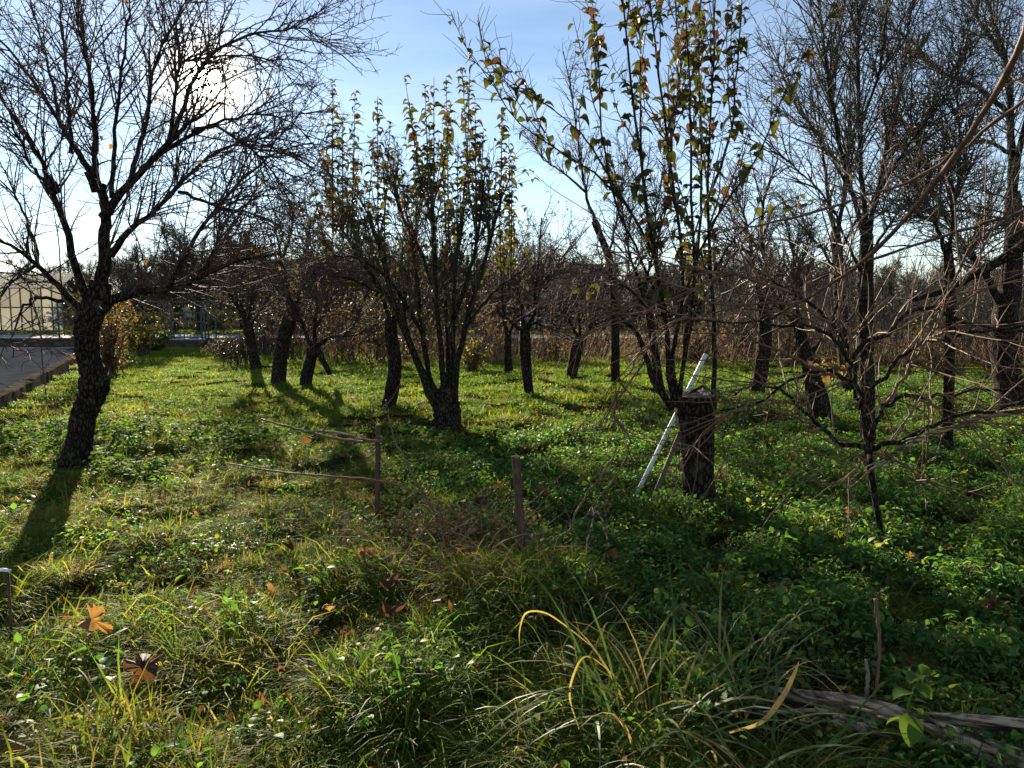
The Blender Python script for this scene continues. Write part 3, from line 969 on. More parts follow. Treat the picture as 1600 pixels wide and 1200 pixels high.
# a splinter left standing on the rim
MB().tube([at(1072, 620, Y0 + 0.08), at(1084, 611, Y0 + 0.1), at(1098, 603, Y0 + 0.11), at(1110, 612, Y0 + .1)], [0.008, 0.014, 0.012, 0.006], 7, True, rough=0.3, seed=2).obj("splinter", M['bark'], t3, base)
L3 = [
    fan([(1056, 635), (1046, 590), (1040, 500), (1022, 400), (1005, 280), (985, 120), (972, -20)], -0.3, 11, 3.0),
    fan([(1060, 630), (1050, 560), (1066, 470), (1060, 350), (1040, 200), (1022, 60), (1010, -40)], 0.2, 9, 2.5),
    fan([(1113, 640), (1116, 560), (1112, 430), (1106, 310), (1112, 150), (1118, -20)], 0.1, 9, 2.5),
    fan([(1062, 622), (1070, 540), (1085, 430), (1080, 300), (1078, 150), (1070, -30)], -0.5, 8, 2.5),
    fan([(1050, 640), (1015, 580), (1000, 530), (975, 500), (950, 480)], 0.2, 12, 5),
    fan([(1040, 500), (1000, 400), (960, 310), (940, 200), (935, 80), (925, 10)], 0.3, 5, 2),
    fan([(1106, 310), (1140, 220), (1150, 120), (1160, 10)], -0.4, 5, 2),
    fan([(1066, 470), (1100, 380), (1145, 300), (1180, 250), (1220, 160), (1260, 60)], -0.6, 5, 1.8),
    fan([(1022, 400), (985, 330), (930, 270), (880, 240), (800, 180), (755, 95)], -0.5, 5, 1.5),
    fan([(1060, 350), (1045, 250), (1060, 120), (1055, 0)], 0.5, 5, 2),
    fan([(1005, 280), (1000, 180), (1000, 80), (995, -20)], 0.6, 4, 1.6),
    fan([(985, 330), (930, 240), (900, 200), (850, 160), (770, 110)], -0.7, 4, 1.2),
    fan([(1085, 430), (1095, 330), (1095, 200), (1092, 60), (1095, -40)], 0.7, 5, 2),
    fan([(1112, 430), (1150, 370), (1200, 330), (1260, 300)], -0.3, 4, 1.4),
    fan([(1060, 620), (1082, 500), (1130, 420), (1160, 380)], 0.9, 7, 3),
]
limbs = [trace([(a_, b_, c_, d_ * 0.78) for (a_, b_, c_, d_) in l], Y0, 18, 0.004, rng) for l in L3]
limb_objs(t3, base, limbs, 'bark_moss', 9, "shoot")
P0, R0 = stack(limbs)
A, Ar = spawn(P0, R0, 90, (0.3, 1), (12, 50), (0.4, 1.2), 8, 0.08, 0.08, 0.5, 0.006, 0.002, rng, lift=0.6)
B, Br = spawn(A, Ar, 700, (0.1, 1), (25, 70), (0.1, 0.5), 5, 0.15, 0.02, 0.6, 0.0035, 0.0013, rng)
add_twigs(t3, base, [(A, Ar, 5), (B, Br, 3)], 'twig')
up_ids = [0, 1, 2, 3, 5, 6, 9, 10, 12]
pos, yw, pi_, ro, sc = leafy([P0[k] for k in up_ids], 0.034, 0.40, (0.10, 0.145), rng)
p2, y2, i2, r2, s2 = leafy([P0[k] for k in (7, 8, 11, 13)], 0.06, 0.45, (0.10, 0.14), rng)
p3, y3, i3, r3, s3 = leafy([a_ for a_ in A], 0.075, 0.3, (0.08, 0.13), rng)
cat_ = lambda *q: np.concatenate(q)
add_leaves(t3, base, cat_(pos, p2, p3), cat_(yw, y2, y3), cat_(pi_, i2, i3) + 0.45, cat_(ro, r2, r3), cat_(sc, s2, s3), rng, 300, LEAF_B)


# ------------------------------------------------------------------ the other orchard trees
def orchard_tree(name, label, px, py, trunk, limbs_, seed, bark='bark', twig='twig', nA=90, nB=700, nC=900, LA=(0.5, 1.3), LB=(0.15, 0.6), leaves=0, leafmat='dry_leaf_t', lsize=(0.05, 0.08), up=0.03, lift=0.4, angA=(20, 65), tr_sides=20, cat="tree", group=None, rmin=0.0022, wigA=0.13):
    rng = R_(seed)
    base = gnd(px, py)
    Y0 = base[1]
    t = empty(name, base, label, cat, group)
    trunk = [(x, y + (4 if k == 0 else 0), r * (1.45 if k == 0 else 1.0)) for k, (x, y, r) in enumerate(trunk)]
    if trunk:
        P, Rr = trace([(x, y, 0, r) for (x, y, r) in trunk], Y0, 44)
        MB().tube(P, Rr, tr_sides, True, rough=0.2, seed=seed).obj("trunk", M[bark], t, base)
    lm = [trace(fan(p, d, r0, r1), Y0, 16, 0.008, rng) for (p, d, r0, r1) in limbs_]
    limb_objs(t, base, lm, bark, 8)
    P0, R0 = stack(lm)
    nA, nB, nC = int(nA * 1.3), int(nB * 1.0), int(nC * 0.7)
    LA = (LA[0] * 1.1, LA[1] * 1.35)
    A, Ar = spawn(P0, R0, nA, (0.2, 1), angA, LA, 7, wigA, up, 0.5, 0.009, rmin, rng, lift=lift, power=1.0)
    B, Br = spawn(np.concatenate([A, ]), Ar, nB, (0.1, 1), (25, 75), LB, 4, 0.17, up * 0.6, 0.55, 0.004, rmin * 0.9, rng, power=1.0)
    C, Cr = spawn(B, Br, nC, (0.1, 1), (30, 80), (LB[0] * .5, LB[1] * .5), 3, 0.2, 0.02, 0.6, 0.003, rmin * 0.8, rng)
    add_twigs(t, base, [(A, Ar, 4), (B, Br, 3), (C, Cr, 3)], twig)
    if leaves:
        q = scatter_leaves(B, leaves, rng, (0.2, 1), lsize, (-0.2, 1.1))
        add_leaves(t, base, *q, rng, 0, LEAF_S, leafmat)
    return t


orchard_tree("apple_tree", "small apple tree nearest the gate, slim dark trunk leaning left over a shrub", 398, 578,
             [(402, 582, 9), (400, 572, 8), (393, 540, 7), (388, 512, 8), (386, 503, 6)],
             [([(387, 508), (372, 480), (355, 455), (330, 435)], -0.8, 5, 2), ([(387, 508), (392, 470), (398, 430), (410, 390)], 0.5, 5, 2), ([(389, 515), (410, 480), (425, 455), (440, 420)], 0.8, 4, 1.5), ([(372, 480), (365, 440), (360, 400), (350, 360)], 0.4, 3.5, 1.5)],
             101, leaves=260, nA=90, nB=800, nC=1300)
orchard_tree("apple_tree", "apple tree with a thick pale grey-barked trunk, left of the forked one", 436, 600,
             [(436, 606, 12), (435, 595, 11), (438, 560, 10), (446, 520, 11), (456, 490, 11), (458, 478, 8)],
             [([(456, 492), (448, 455), (440, 410), (430, 350)], -0.5, 8, 2.5), ([(457, 492), (468, 455), (478, 410), (485, 340)], 0.6, 7, 2.5), ([(448, 455), (420, 420), (395, 395), (360, 380)], -1.0, 4, 1.5), ([(468, 455), (500, 420), (530, 400)], 0.8, 4, 1.5), ([(440, 410), (455, 360), (460, 300)], 0.9, 4, 1.5)],
             102, leaves=420, nA=110, nB=1000, nC=1600, bark='bark_moss')
t = orchard_tree("apple_tree", "forked apple tree with one long low limb sweeping right and a cut stub hanging down", 478, 605,
             [(476, 610, 10), (478, 600, 9.5), (483, 570, 9), (490, 548, 9), (494, 538, 7)],
             [([(490, 548), (478, 520), (468, 498), (455, 470), (445, 440)], -0.6, 6, 2), ([(492, 545), (492, 510), (495, 470), (490, 420), (485, 370)], 0.5, 6, 2), ([(494, 543), (510, 530), (535, 524), (556, 502), (570, 465), (590, 430)], -0.4, 6, 2), ([(535, 526), (560, 522), (585, 510), (610, 500)], 0.6, 3, 1.2), ([(494, 510), (506, 490), (512, 460), (525, 420)], 0.9, 4, 1.5)],
             103, leaves=380, nA=110, nB=900, nC=1400)
b_ = np.array(t.location)
MB().tube(*trace([(494, 542, 0, 5), (503, 560, -0.1, 5), (511, 575, -0.15, 4.5), (515, 584, -0.2, 4)], b_[1], 14), 10, True, rough=0.25, seed=4).obj("cut_stub", M['bark'], t, b_)
orchard_tree("apple_tree", "dark crooked apple tree standing just behind the many-stemmed tree", 608, 640,
             [(604, 647, 14), (607, 636, 11), (614, 600, 11), (617, 560, 11), (611, 520, 10), (614, 490, 9)],
             [([(613, 500), (620, 470), (640, 420), (650, 350), (660, 290)], 0.8, 7, 2), ([(612, 505), (595, 460), (575, 420), (555, 370), (540, 320)], 0.5, 6, 2), ([(615, 490), (640, 480), (680, 470), (720, 450)], 1.0, 5, 2), ([(595, 460), (560, 440), (520, 430)], -0.6, 4, 1.5)],
             104, leaves=200, nA=90, nB=800, nC=1100)
orchard_tree("apple_tree", "apple tree with a straight knobby trunk and low side limb, right of the many-stemmed tree", 825, 620,
             [(827, 626, 10), (826, 614, 8.5), (822, 570, 8), (820, 535, 9), (819, 515, 8)],
             [([(819, 520), (800, 505), (788, 488), (785, 450), (790, 410)], -0.6, 5, 2), ([(819, 518), (815, 485), (806, 450), (790, 425), (775, 380)], 0.5, 6, 2), ([(820, 518), (834, 492), (836, 460), (842, 400), (845, 340)], -0.3, 6, 2), ([(822, 518), (838, 504), (852, 510), (870, 497), (890, 475)], 0.2, 4, 1.5), ([(834, 480), (850, 440), (880, 400), (900, 370)], 0.8, 4, 1.5)],
             105, leaves=330, nA=120, nB=1000, nC=1500)
orchard_tree("apple_tree", "slender distant apple tree wrapped in rusty leaves, behind the straight-trunked one", 794, 584,
             [(795, 588, 7), (794, 570, 6), (793, 540, 6), (794, 525, 6)],
             [([(793, 530), (785, 500), (770, 470), (755, 440)], -0.6, 4, 1.5), ([(794, 530), (803, 495), (800, 450), (805, 400)], 0.6, 4, 1.5), ([(793, 520), (782, 480), (785, 440), (780, 400)], 0.3, 3.5, 1.5)],
             106, leaves=700, nA=80, nB=600, nC=800, lsize=(0.06, 0.1))
orchard_tree("apple_tree", "round-headed short-trunked tree leaning right in front of the back wall", 893, 590,
             [(891, 595, 11), (893, 585, 9), (899, 555, 9), (905, 535, 10), (906, 525, 8)],
             [([(904, 532), (894, 510), (885, 490), (878, 465)], -0.6, 5, 2), ([(906, 530), (905, 500), (900, 470), (890, 440)], 0.6, 4.5, 2), ([(908, 530), (922, 512), (930, 495), (938, 465)], -0.4, 5, 2), ([(885, 490), (870, 480), (860, 460)], 0.5, 3, 1.5), ([(925, 508), (945, 500), (965, 480)], 0.7, 3, 1.5)],
             107, leaves=200, nA=90, nB=900, nC=1200, LA=(0.5, 1.1))
orchard_tree("fruit_tree", "tall thin fruit tree with a pole-like trunk leaning left toward its top", 962, 600,
             [(962, 605, 8), (962, 590, 7), (961, 540, 6.5), (960, 480, 6.5), (955, 420, 6), (945, 385, 5.5), (928, 345, 5)],
             [([(930, 350), (915, 300), (905, 240), (895, 160), (880, 80)], 0.4, 4.5, 1.2), ([(950, 400), (965, 340), (975, 280), (985, 230)], -0.5, 3.5, 1.2), ([(955, 430), (930, 420), (890, 410), (850, 400)], -0.8, 3.5, 1.2), ([(960, 460), (985, 430), (1010, 400), (1040, 380)], 0.6, 3, 1.2), ([(915, 300), (880, 270), (850, 250), (830, 220)], 0.8, 3, 1)],
             108, leaves=280, nA=100, nB=900, nC=1100, up=0.06, lift=0.7)
orchard_tree("fruit_tree", "dark fruit tree with an angular trunk standing behind the stump on its right", 1182, 616,
             [(1183, 624, 14), (1184, 612, 11), (1190, 570, 11), (1195, 530, 11), (1193, 490, 10), (1190, 470, 8)],
             [([(1192, 480), (1180, 430), (1172, 380), (1160, 330), (1140, 280)], 0.5, 7, 2), ([(1192, 485), (1200, 430), (1190, 370), (1195, 310), (1215, 250)], -0.6, 6, 2), ([(1194, 500), (1220, 460), (1240, 420), (1250, 360)], 0.6, 5, 1.5), ([(1175, 400), (1150, 380), (1120, 370)], -0.6, 4, 1.5)],
             109, leaves=90, nA=100, nB=900, nC=1300, up=0.04)
orchard_tree("fruit_tree", "squat thick ivy-dark trunk leaning left under the tangle of canes", 1280, 662,
             [(1284, 670, 22), (1282, 655, 19), (1276, 620, 17), (1264, 570, 10), (1250, 520, 8), (1245, 490, 7)],
             [([(1248, 500), (1243, 460), (1240, 410), (1225, 340)], 0.5, 5, 1.5), ([(1262, 560), (1290, 520), (1310, 470), (1320, 400)], 0.8, 6, 1.5), ([(1250, 515), (1220, 480), (1200, 430)], -0.6, 4, 1.5)],
             110, leaves=160, leafmat='hedge_leaf', nA=80, nB=600, nC=700)
orchard_tree("fruit_tree", "tall straight dark tree whose trunk splits into many upright branches reaching out of the picture", 1357, 702,
             [(1358, 712, 15), (1357, 698, 12), (1356, 640, 11), (1354, 560, 11), (1352, 470, 11), (1353, 400, 11), (1354, 365, 9)],
             [([(1353, 385), (1335, 310), (1318, 250), (1298, 150), (1285, 50), (1278, -60)], -0.5, 7, 2.5), ([(1354, 380), (1347, 280), (1342, 180), (1340, 60), (1338, -60)], 0.3, 7, 3), ([(1355, 380), (1372, 300), (1388, 220), (1412, 110), (1430, -20)], 0.6, 7, 2.5), ([(1335, 310), (1290, 230), (1240, 160), (1200, 60)], 0.7, 4, 1.5), ([(1372, 300), (1410, 240), (1460, 170), (1520, 80)], -0.7, 4.5, 1.5), ([(1342, 200), (1370, 120), (1385, 30), (1390, -60)], -0.9, 4, 1.5), ([(1352, 440), (1320, 370), (1290, 310), (1230, 250), (1170, 190)], -0.6, 4, 1.2), ([(1353, 420), (1390, 350), (1440, 300), (1500, 290)], 0.8, 4, 1.2), ([(1318, 250), (1300, 140), (1310, 40), (1305, -50)], 0.9, 4, 1.5)],
             111, bark='bark_moss', twig='twig_grey', leaves=40, nA=240, nB=2300, nC=2200, up=0.07, lift=0.6, LA=(0.6, 1.5), angA=(20, 60))
orchard_tree("fruit_tree", "slim straight dark trunk standing between the tall split tree and the thick ridged tree", 1480, 702,
             [(1480, 710, 10), (1480, 695, 8), (1482, 620, 7.5), (1484, 540, 7.5), (1486, 470, 7), (1482, 400, 7), (1478, 380, 6)],
             [([(1480, 400), (1462, 350), (1445, 300), (1430, 220), (1405, 130)], 0.5, 5, 1.5), ([(1482, 400), (1490, 330), (1500, 250), (1495, 150), (1505, 40)], -0.5, 5, 1.5), ([(1486, 450), (1510, 400), (1540, 350), (1550, 280)], 0.6, 4, 1.5), ([(1462, 350), (1420, 330), (1380, 330)], -0.5, 3.5, 1.2)],
             112, twig='twig_grey', nA=150, nB=1600, nC=1700, up=0.05, lift=0.5)
orchard_tree("walnut_tree", "thick ridged black trunk at the right edge with a heavy limb reaching left", 1578, 640,
             [(1582, 652, 27), (1580, 635, 22), (1575, 590, 20), (1568, 540, 19), (1572, 480, 18), (1582, 420, 14), (1585, 340, 12), (1582, 300, 10)],
             [([(1570, 490), (1545, 440), (1515, 395), (1485, 350), (1455, 290), (1430, 200)], -0.5, 11, 2.5), ([(1583, 320), (1580, 220), (1575, 120), (1555, 40), (1520, -60)], 0.4, 11, 3), ([(1582, 360), (1540, 340), (1490, 330), (1430, 345)], 0.8, 6, 2), ([(1583, 300), (1600, 200), (1630, 100), (1640, -30)], -0.5, 9, 3), ([(1577, 180), (1530, 140), (1470, 110), (1420, 60), (1380, 40)], -0.6, 6, 2), ([(1570, 90), (1530, 30), (1500, -40)], 0.6, 6, 2), ([(1585, 400), (1640, 330), (1700, 250)], 0.2, 8, 3), ([(1580, 240), (1540, 220), (1480, 230), (1400, 210)], 0.9, 5, 1.5)],
             113, twig='twig_grey', nA=240, nB=2100, nC=2000, up=0.02, LA=(0.7, 1.8))
orchard_tree("fruit_tree", "greenish upright tree trunk close behind the tall split tree", 1322, 612,
             [(1324, 618, 12), (1323, 605, 10), (1318, 540, 9.5), (1312, 460, 9), (1308, 390, 8), (1305, 360, 7)],
             [([(1307, 380), (1295, 310), (1285, 230), (1275, 130)], 0.6, 6, 2), ([(1307, 375), (1318, 310), (1325, 220), (1330, 100)], -0.6, 6, 2), ([(1311, 440), (1285, 390), (1250, 350), (1215, 300)], 0.4, 4, 1.5), ([(1308, 400), (1335, 350), (1370, 300), (1400, 220)], 0.8, 4, 1.5)],
             114, bark='bark_moss', twig='twig_grey', nA=120, nB=1000, nC=1200, up=0.06, lift=0.6)
orchard_tree("fruit_tree", "thin leaning tree rising just left behind the stump's shoots", 1030, 612,
             [(1032, 616, 8), (1030, 600, 7), (1022, 540, 6), (1012, 480, 6), (1000, 440, 5)],
             [([(1003, 450), (985, 400), (975, 340), (960, 270)], 0.5, 4, 1.3), ([(1005, 455), (1020, 400), (1025, 330), (1040, 260)], -0.5, 4, 1.3), ([(1010, 480), (980, 450), (940, 440), (900, 450)], 0.5, 3.5, 1.2)],
             115, nA=90, nB=800, nC=1000)

# ------------------------------------------------------------------ trees beyond the street: three grown once, then copied
def far_tree_proto(seed, h, spread, leaves, leafmat, nlimb=9):
    rng = R_(seed)
    tP, tR = resample([(0, 0, -0.1), (0.05, 0.0, h * .18), (-0.04, 0.05, h * .36)], [h * .03, h * .024, h * .02], 10)
    parts = []
    mbt = MB().tube(tP, tR, 10, True, rough=0.15, seed=seed)
    p0 = tP[-3:][rng.integers(0, 3, nlimb)]
    az = np.arange(nlimb) * 2.4 + rng.uniform(0, 1, nlimb)
    el = rng.uniform(0.55, 1.35, nlimb)
    d = np.stack([np.cos(az) * np.cos(el) * spread, np.sin(az) * np.cos(el) * spread, np.sin(el)], -1)
    LP = grow(p0, d, h * rng.uniform(0.45, 0.68, nlimb), 9, 0.09, 0.04, rng)
    LR = (h * .014) * (1 - np.linspace(0, 1, 9))[None] ** 0.8 + 0.006 + np.zeros((nlimb, 1))
    A, Ar = spawn(LP, LR, 190, (0.1, 1), (20, 60), (h * .12, h * .3), 6, 0.13, 0.04, 0.6, 0.03, 0.006, rng)
    B, Br = spawn(A, Ar, 1900, (0.1, 1), (25, 70), (h * .04, h * .13), 4, 0.16, 0.03, 0.6, 0.015, 0.008, rng)
    C, Cr = spawn(B, Br, 3600, (0.1, 1), (25, 70), (h * .02, h * .07), 3, 0.16, 0.02, 0.6, 0.01, 0.008, rng)
    mbc = MB()
    for (P_, R__, s) in ((LP, LR, 6), (A, Ar, 4), (B, Br, 3), (C, Cr, 3)):
        mbc.add(*tubes(P_, R__, s))
    lv = None
    if leaves:
        q = scatter_leaves(B, leaves, rng, (0.2, 1), (0.10, 0.2), (-0.2, 1.0))
        V_, Q_, tt = leaf_batch(*q, LEAF_S, rng.uniform(0, 1, leaves))
        lv = make_mesh("foliage", V_, Q_, None, M[leafmat], True, tt)
    tm = make_mesh("trunk", np.vstack(mbt.V), np.vstack(mbt.Q), np.vstack(mbt.T), M['bark'])
    cm = make_mesh("crown", np.vstack(mbc.V), np.vstack(mbc.Q), None, M['twig_grey'])
    return tm, cm, lv


protos = [far_tree_proto(201, 8.0, 0.9, 0, None), far_tree_proto(202, 6.5, 1.2, 350, 'dry_leaf_t'), far_tree_proto(203, 10.0, 0.7, 0, None, 12), far_tree_proto(204, 6.0, 1.3, 900, 'yellow_leaf_t')]
FARLAB = ["bare spreading tree behind the street", "rounded brown-leaved tree behind the street", "tall narrow bare tree behind the street", "yellow-leaved tree beyond the street"]
rng = R_(300)
spots = []
for k, px in enumerate(np.linspace(-60, 1660, 46)):
    spots.append((px + rng.uniform(-20, 20), rng.uniform(43, 60) if px > 190 else rng.uniform(64, 76), int(rng.choice(4, p=[0.35, 0.3, 0.2, 0.15]))))
for k, px in enumerate(np.linspace(200, 1320, 18)):
    spots.append((px + rng.uniform(-25, 25), rng.uniform(37.2, 40.5), int(rng.choice(4, p=[0.4, 0.4, 0.0, 0.2]))))
for (px, Yd, kd) in spots:
    p = at(px, 520, Yd)
    sc_ = rng.uniform(0.62, 0.86) * (0.85 if px > 560 else 1.0) * (0.75 if kd == 2 else 1.0)
    o = empty("far_tree", (p[0], Yd, 0.28), FARLAB[kd], "tree", ["spreading far trees", "brown-leaved far trees", "tall far trees", "yellowing far trees"][kd])
    o.rotation_euler = (0, 0, rng.uniform(0, 6.28))
    o.scale = (sc_, sc_, sc_ * rng.uniform(0.9, 1.1))
    for me, nm in zip(protos[kd], ("trunk", "crown", "foliage")):
        if me is not None:
            q = link(nm, me, o)
            if nm == "foliage":
                q["kind"] = "stuff"


# ------------------------------------------------------------------ shrubs, hedge, thicket, weeds
def shrub(name, label, px, py, w, h, d, nst, nlv, leafmat, seed, size=(0.05, 0.1), group=None, cat="shrub", stem='twig', droop=0.0):
    rng = R_(seed)
    base = gnd(px, py)
    o = empty(name, base, label, cat, group)
    p0 = np.stack([rng.normal(0, w * .12, nst), rng.normal(0, d * .12, nst), np.full(nst, -0.03)], -1)
    az = rng.uniform(0, 6.28, nst)
    sp = rng.uniform(0.1, 1.0, nst)
    tgt = np.stack([np.cos(az) * w * .5 * sp, np.sin(az) * d * .5 * sp, h * rng.uniform(0.6, 1.05, nst) * (1 - 0.35 * sp ** 2)], -1)
    dv = tgt - p0
    P = grow(p0, dv + np.array([0, 0, 0.3]) * h, np.linalg.norm(dv, axis=1) * 1.05, 8, 0.12, -0.04 - droop, rng)
    Rr = 0.012 * (1 - np.linspace(0, 1, 8))[None] + 0.0035 + np.zeros((nst, 1))
    A, Ar = spawn(P, Rr, nst * 7, (0.15, 1), (25, 70), (h * .12, h * .4), 4, 0.15, 0.0, 0.6, 0.006, 0.003, rng)
    mb = MB()
    mb.add(*tubes(P, Rr, 4))
    mb.add(*tubes(A, Ar, 3))
    mb.obj("stems", M[stem], o)["kind"] = "stuff"
    if nlv:
        q = list(scatter_leaves(np.concatenate([A]), nlv, rng, (0.1, 1), size, (-0.3, 1.0)))
        q[0] = q[0] + rng.normal(0, 0.04, q[0].shape)
        V_, Q_, tt = leaf_batch(*q, LEAF_S if nlv > 600 else LEAF_B, rng.uniform(0, 1, nlv))
        f = link("foliage", make_mesh("foliage", V_, Q_, None, M[leafmat], True, tt), o)
        f["kind"] = "stuff"
    return o


shrub("bramble_bush", "brown-leaved bramble bush pressed behind the big apple trunk", 172, 588, 1.3, 2.0, 1.2, 30, 1700, 'dry_leaf_t', 401, (0.06, 0.11))
shrub("shrub", "yellow-green leafy shrub arching over the kerb beside the bramble bush", 215, 556, 2.6, 1.9, 1.6, 26, 1300, 'yellow_leaf_t', 402, (0.10, 0.18), droop=0.05)
shrub("shrub", "low pale-leaved bush at the foot of the back wall near the gate", 240, 549, 2.2, 0.8, 1.2, 22, 900, 'nettle', 403, (0.1, 0.18), droop=0.05)
shrub("shrub", "rusty dry bush right of the gate steps", 352, 560, 1.7, 0.8, 1.2, 22, 700, 'dry_leaf_t', 404, (0.06, 0.12))
shrub("shrub", "dark round bush at the foot of the small apple tree", 372, 570, 1.7, 1.2, 1.2, 24, 700, 'hedge_leaf', 405, (0.06, 0.1))
for k, (px, py, w, h, m_, lab) in enumerate([
        (455, 563, 2.6, 2.5, 'dry_leaf_t', "russet shrub between the grey-barked trunk and the forked apple tree"),
        (540, 566, 3.2, 2.3, 'dry_leaf_t', "wide brown shrub behind the long low apple limb"),
        (590, 566, 2.0, 2.2, 'yellow_leaf_t', "mixed yellow shrub behind the crooked apple tree"),
        (655, 562, 2.6, 2.4, 'hedge_leaf', "dark green shrub seen through the stems of the many-stemmed tree"),
        (738, 580, 0.8, 1.1, 'yellow_leaf_t', "bright yellow-green sapling lit by the sun beside the many-stemmed tree"),
        (860, 563, 2.4, 1.0, 'dry_leaf_t', "low rusty shrub behind the round-headed tree"),
        (1090, 570, 2.6, 1.3, 'dry_leaf_t', "brown shrub behind the leaning white pole"),
        (1450, 580, 1.6, 1.2, 'yellow_leaf_t', "yellow-green bush glowing in the thicket at the right"),
        (500, 557, 2.6, 2.9, 'dry_leaf_t', "tall twiggy shrub showing above the forked apple tree's low limb"),
        (415, 556, 2.2, 2.3, 'hedge_leaf', "dark twiggy shrub between the two leftmost slim apple trunks"),
        (700, 557, 2.4, 2.3, 'dry_leaf_t', "russet shrub directly behind the stems of the many-stemmed tree"),
        (775, 556, 2.2, 1.7, 'dry_leaf_t', "brown shrub behind the slender rusty-leaved apple tree"),
        (935, 557, 2.6, 1.6, 'dry_leaf_t', "brown shrub between the round-headed tree and the pole-like trunk"),
        (1015, 557, 2.6, 1.9, 'hedge_leaf', "dull green shrub behind the left shoots of the stump"),
        (1150, 560, 2.6, 2.0, 'dry_leaf_t', "brown twiggy shrub left of the angular dark trunk"),
        (1230, 562, 2.4, 1.8, 'dry_leaf_t', "brown twiggy shrub right of the angular dark trunk")]):
    shrub("shrub", lab, px, py, w, h, 1.5, 26, 420 if m_ != 'yellow_leaf_t' else 800, m_, 420 + k, (0.06, 0.11))

ORD = ['first', 'second', 'third', 'fourth', 'fifth', 'sixth', 'seventh', 'eighth', 'ninth', 'tenth', 'eleventh', 'twelfth', 'thirteenth', 'fourteenth', 'fifteenth', 'sixteenth', 'seventeenth', 'eighteenth', 'nineteenth', 'twentieth'] + ['twenty-' + q for q in ('first', 'second', 'third', 'fourth', 'fifth', 'sixth', 'seventh', 'eighth', 'ninth')] + ['thirtieth']
for kd in range(4):
    fs = sorted([o for o in COL.objects if o.name.startswith('far_tree') and o['label'] == FARLAB[kd]], key=lambda o: o.location[0] / o.location[1])
    for q, o in enumerate(fs):
        o['label'] = FARLAB[kd] + ', %s of its kind from the left' % ORD[q]

rng = R_(500)
hx = -24.0
k = 0
while hx < 30:
    w_ = rng.uniform(1.8, 3.0)
    o = empty("hedge_bush", (hx, 41.5 + rng.uniform(-0.3, 0.3), 0.28), "dark clipped bush in the hedge along the far side of the street", "bush", "hedge bushes along the street")
    n_ = 520
    u = rng.normal(0, 1, (n_, 3))
    u = norm(u) * rng.uniform(0.55, 1.05, (n_, 1))
    pos = u * np.array([w_ * .62, 0.6, 1.0]) + np.array([0, 0, 1.05 + rng.uniform(-.15, .15)])
    V_, Q_, tt = leaf_batch(pos, rng.uniform(0, 6.28, n_), rng.uniform(-1, 1, n_), rng.uniform(-1, 1, n_), rng.uniform(0.22, 0.4, n_), LEAF_S, rng.uniform(0, 1, n_))
    link("foliage", make_mesh("foliage", V_, Q_, None, M['hedge_leaf'], True, tt), o)["kind"] = "stuff"
    P = grow(np.zeros((5, 3)), rng.normal(0, 0.4, (5, 3)) + [0, 0, 1], np.full(5, 1.4), 5, 0.1, 0.02, rng)
    for q in range(3):
        MB().tube(P[q], 0.03 - 0.02 * np.linspace(0, 1, 5), 5).obj("stem", M['twig'], o)
    k += 1
    o["label"] = "dark bush in the hedge across the street, %s from the left end" % ORD[k - 1]
    hx += w_ * 0.95

# thicket of saplings on the right, far wood on the skyline, dry weeds along the back wall
rng = R_(510)
n_ = 1100
py_ = rng.uniform(23.5, 38, n_)
py_ = np.where((py_ > 29.7) & (py_ < 36.2), py_ - 6.3, py_)
px_ = rng.uniform(0.26, 0.85, n_) * py_
L_ = rng.uniform(1.4, 3.9, n_)
P = grow(np.stack([px_, py_, np.zeros(n_) - 0.05], -1), np.stack([rng.normal(0, .09, n_), rng.normal(0, .09, n_), np.ones(n_)], -1), L_, 6, 0.05, 0.03, rng)
Rr = (0.006 + 0.005 * rng.random(n_))[:, None] * (1.25 - np.linspace(0, 1, 6))[None] + 0.003
A, Ar = spawn(P, Rr, 5200, (0.15, 1), (20, 60), (0.25, 1.0), 4, 0.12, 0.05, 0.6, 0.006, 0.0032, rng)
mb = MB()
mb.add(*tubes(P, Rr, 4))
mb.add(*tubes(A, Ar, 3))
o = mb.obj("thicket", M['twig_grey'])
set_props(o, "dense thicket of thin bare saplings behind the trees at the right", "thicket", None, "stuff")

n_ = 7000
yw_ = rng.uniform(20.5, 29.5, n_)
xw_ = rng.uniform(-0.28, 0.85, n_) * yw_
den = 0.5 + 0.5 * np.sin(xw_ * 0.9) * np.cos(yw_ * 0.7)
keep = (rng.random(n_) < 0.35 + 0.65 * den) & (xw_ > kerb_x(yw_) + 7)
xw_, yw_ = xw_[keep], yw_[keep]
n_ = len(xw_)
P = grow(np.stack([xw_, yw_, np.zeros(n_) - 0.03], -1), np.stack([rng.normal(0, .22, n_), rng.normal(0, .22, n_), np.ones(n_)], -1), rng.uniform(0.3, 1.15, n_), 4, 0.14, -0.05, rng)
Rr = 0.007 * (1.2 - np.linspace(0, 1, 4))[None] + np.zeros((n_, 1))
mb = MB()
V_, Q_ = tubes(P, Rr, 3)
mb.add(V_, Q_, None, np.repeat(rng.uniform(0, 1, n_), 12))
q = scatter_leaves(P, 6000, rng, (0.2, 1), (0.06, 0.16), (-0.4, 1.2))
V_, Q_, tt = leaf_batch(*q, LEAF_S, rng.uniform(0, .8, 6000))
mb.add(V_, Q_, None, tt)
set_props(mb.obj("dry_weeds", M['dry_stem']), "rust-brown dry weeds standing along the back of the orchard", "weeds", None, "stuff")

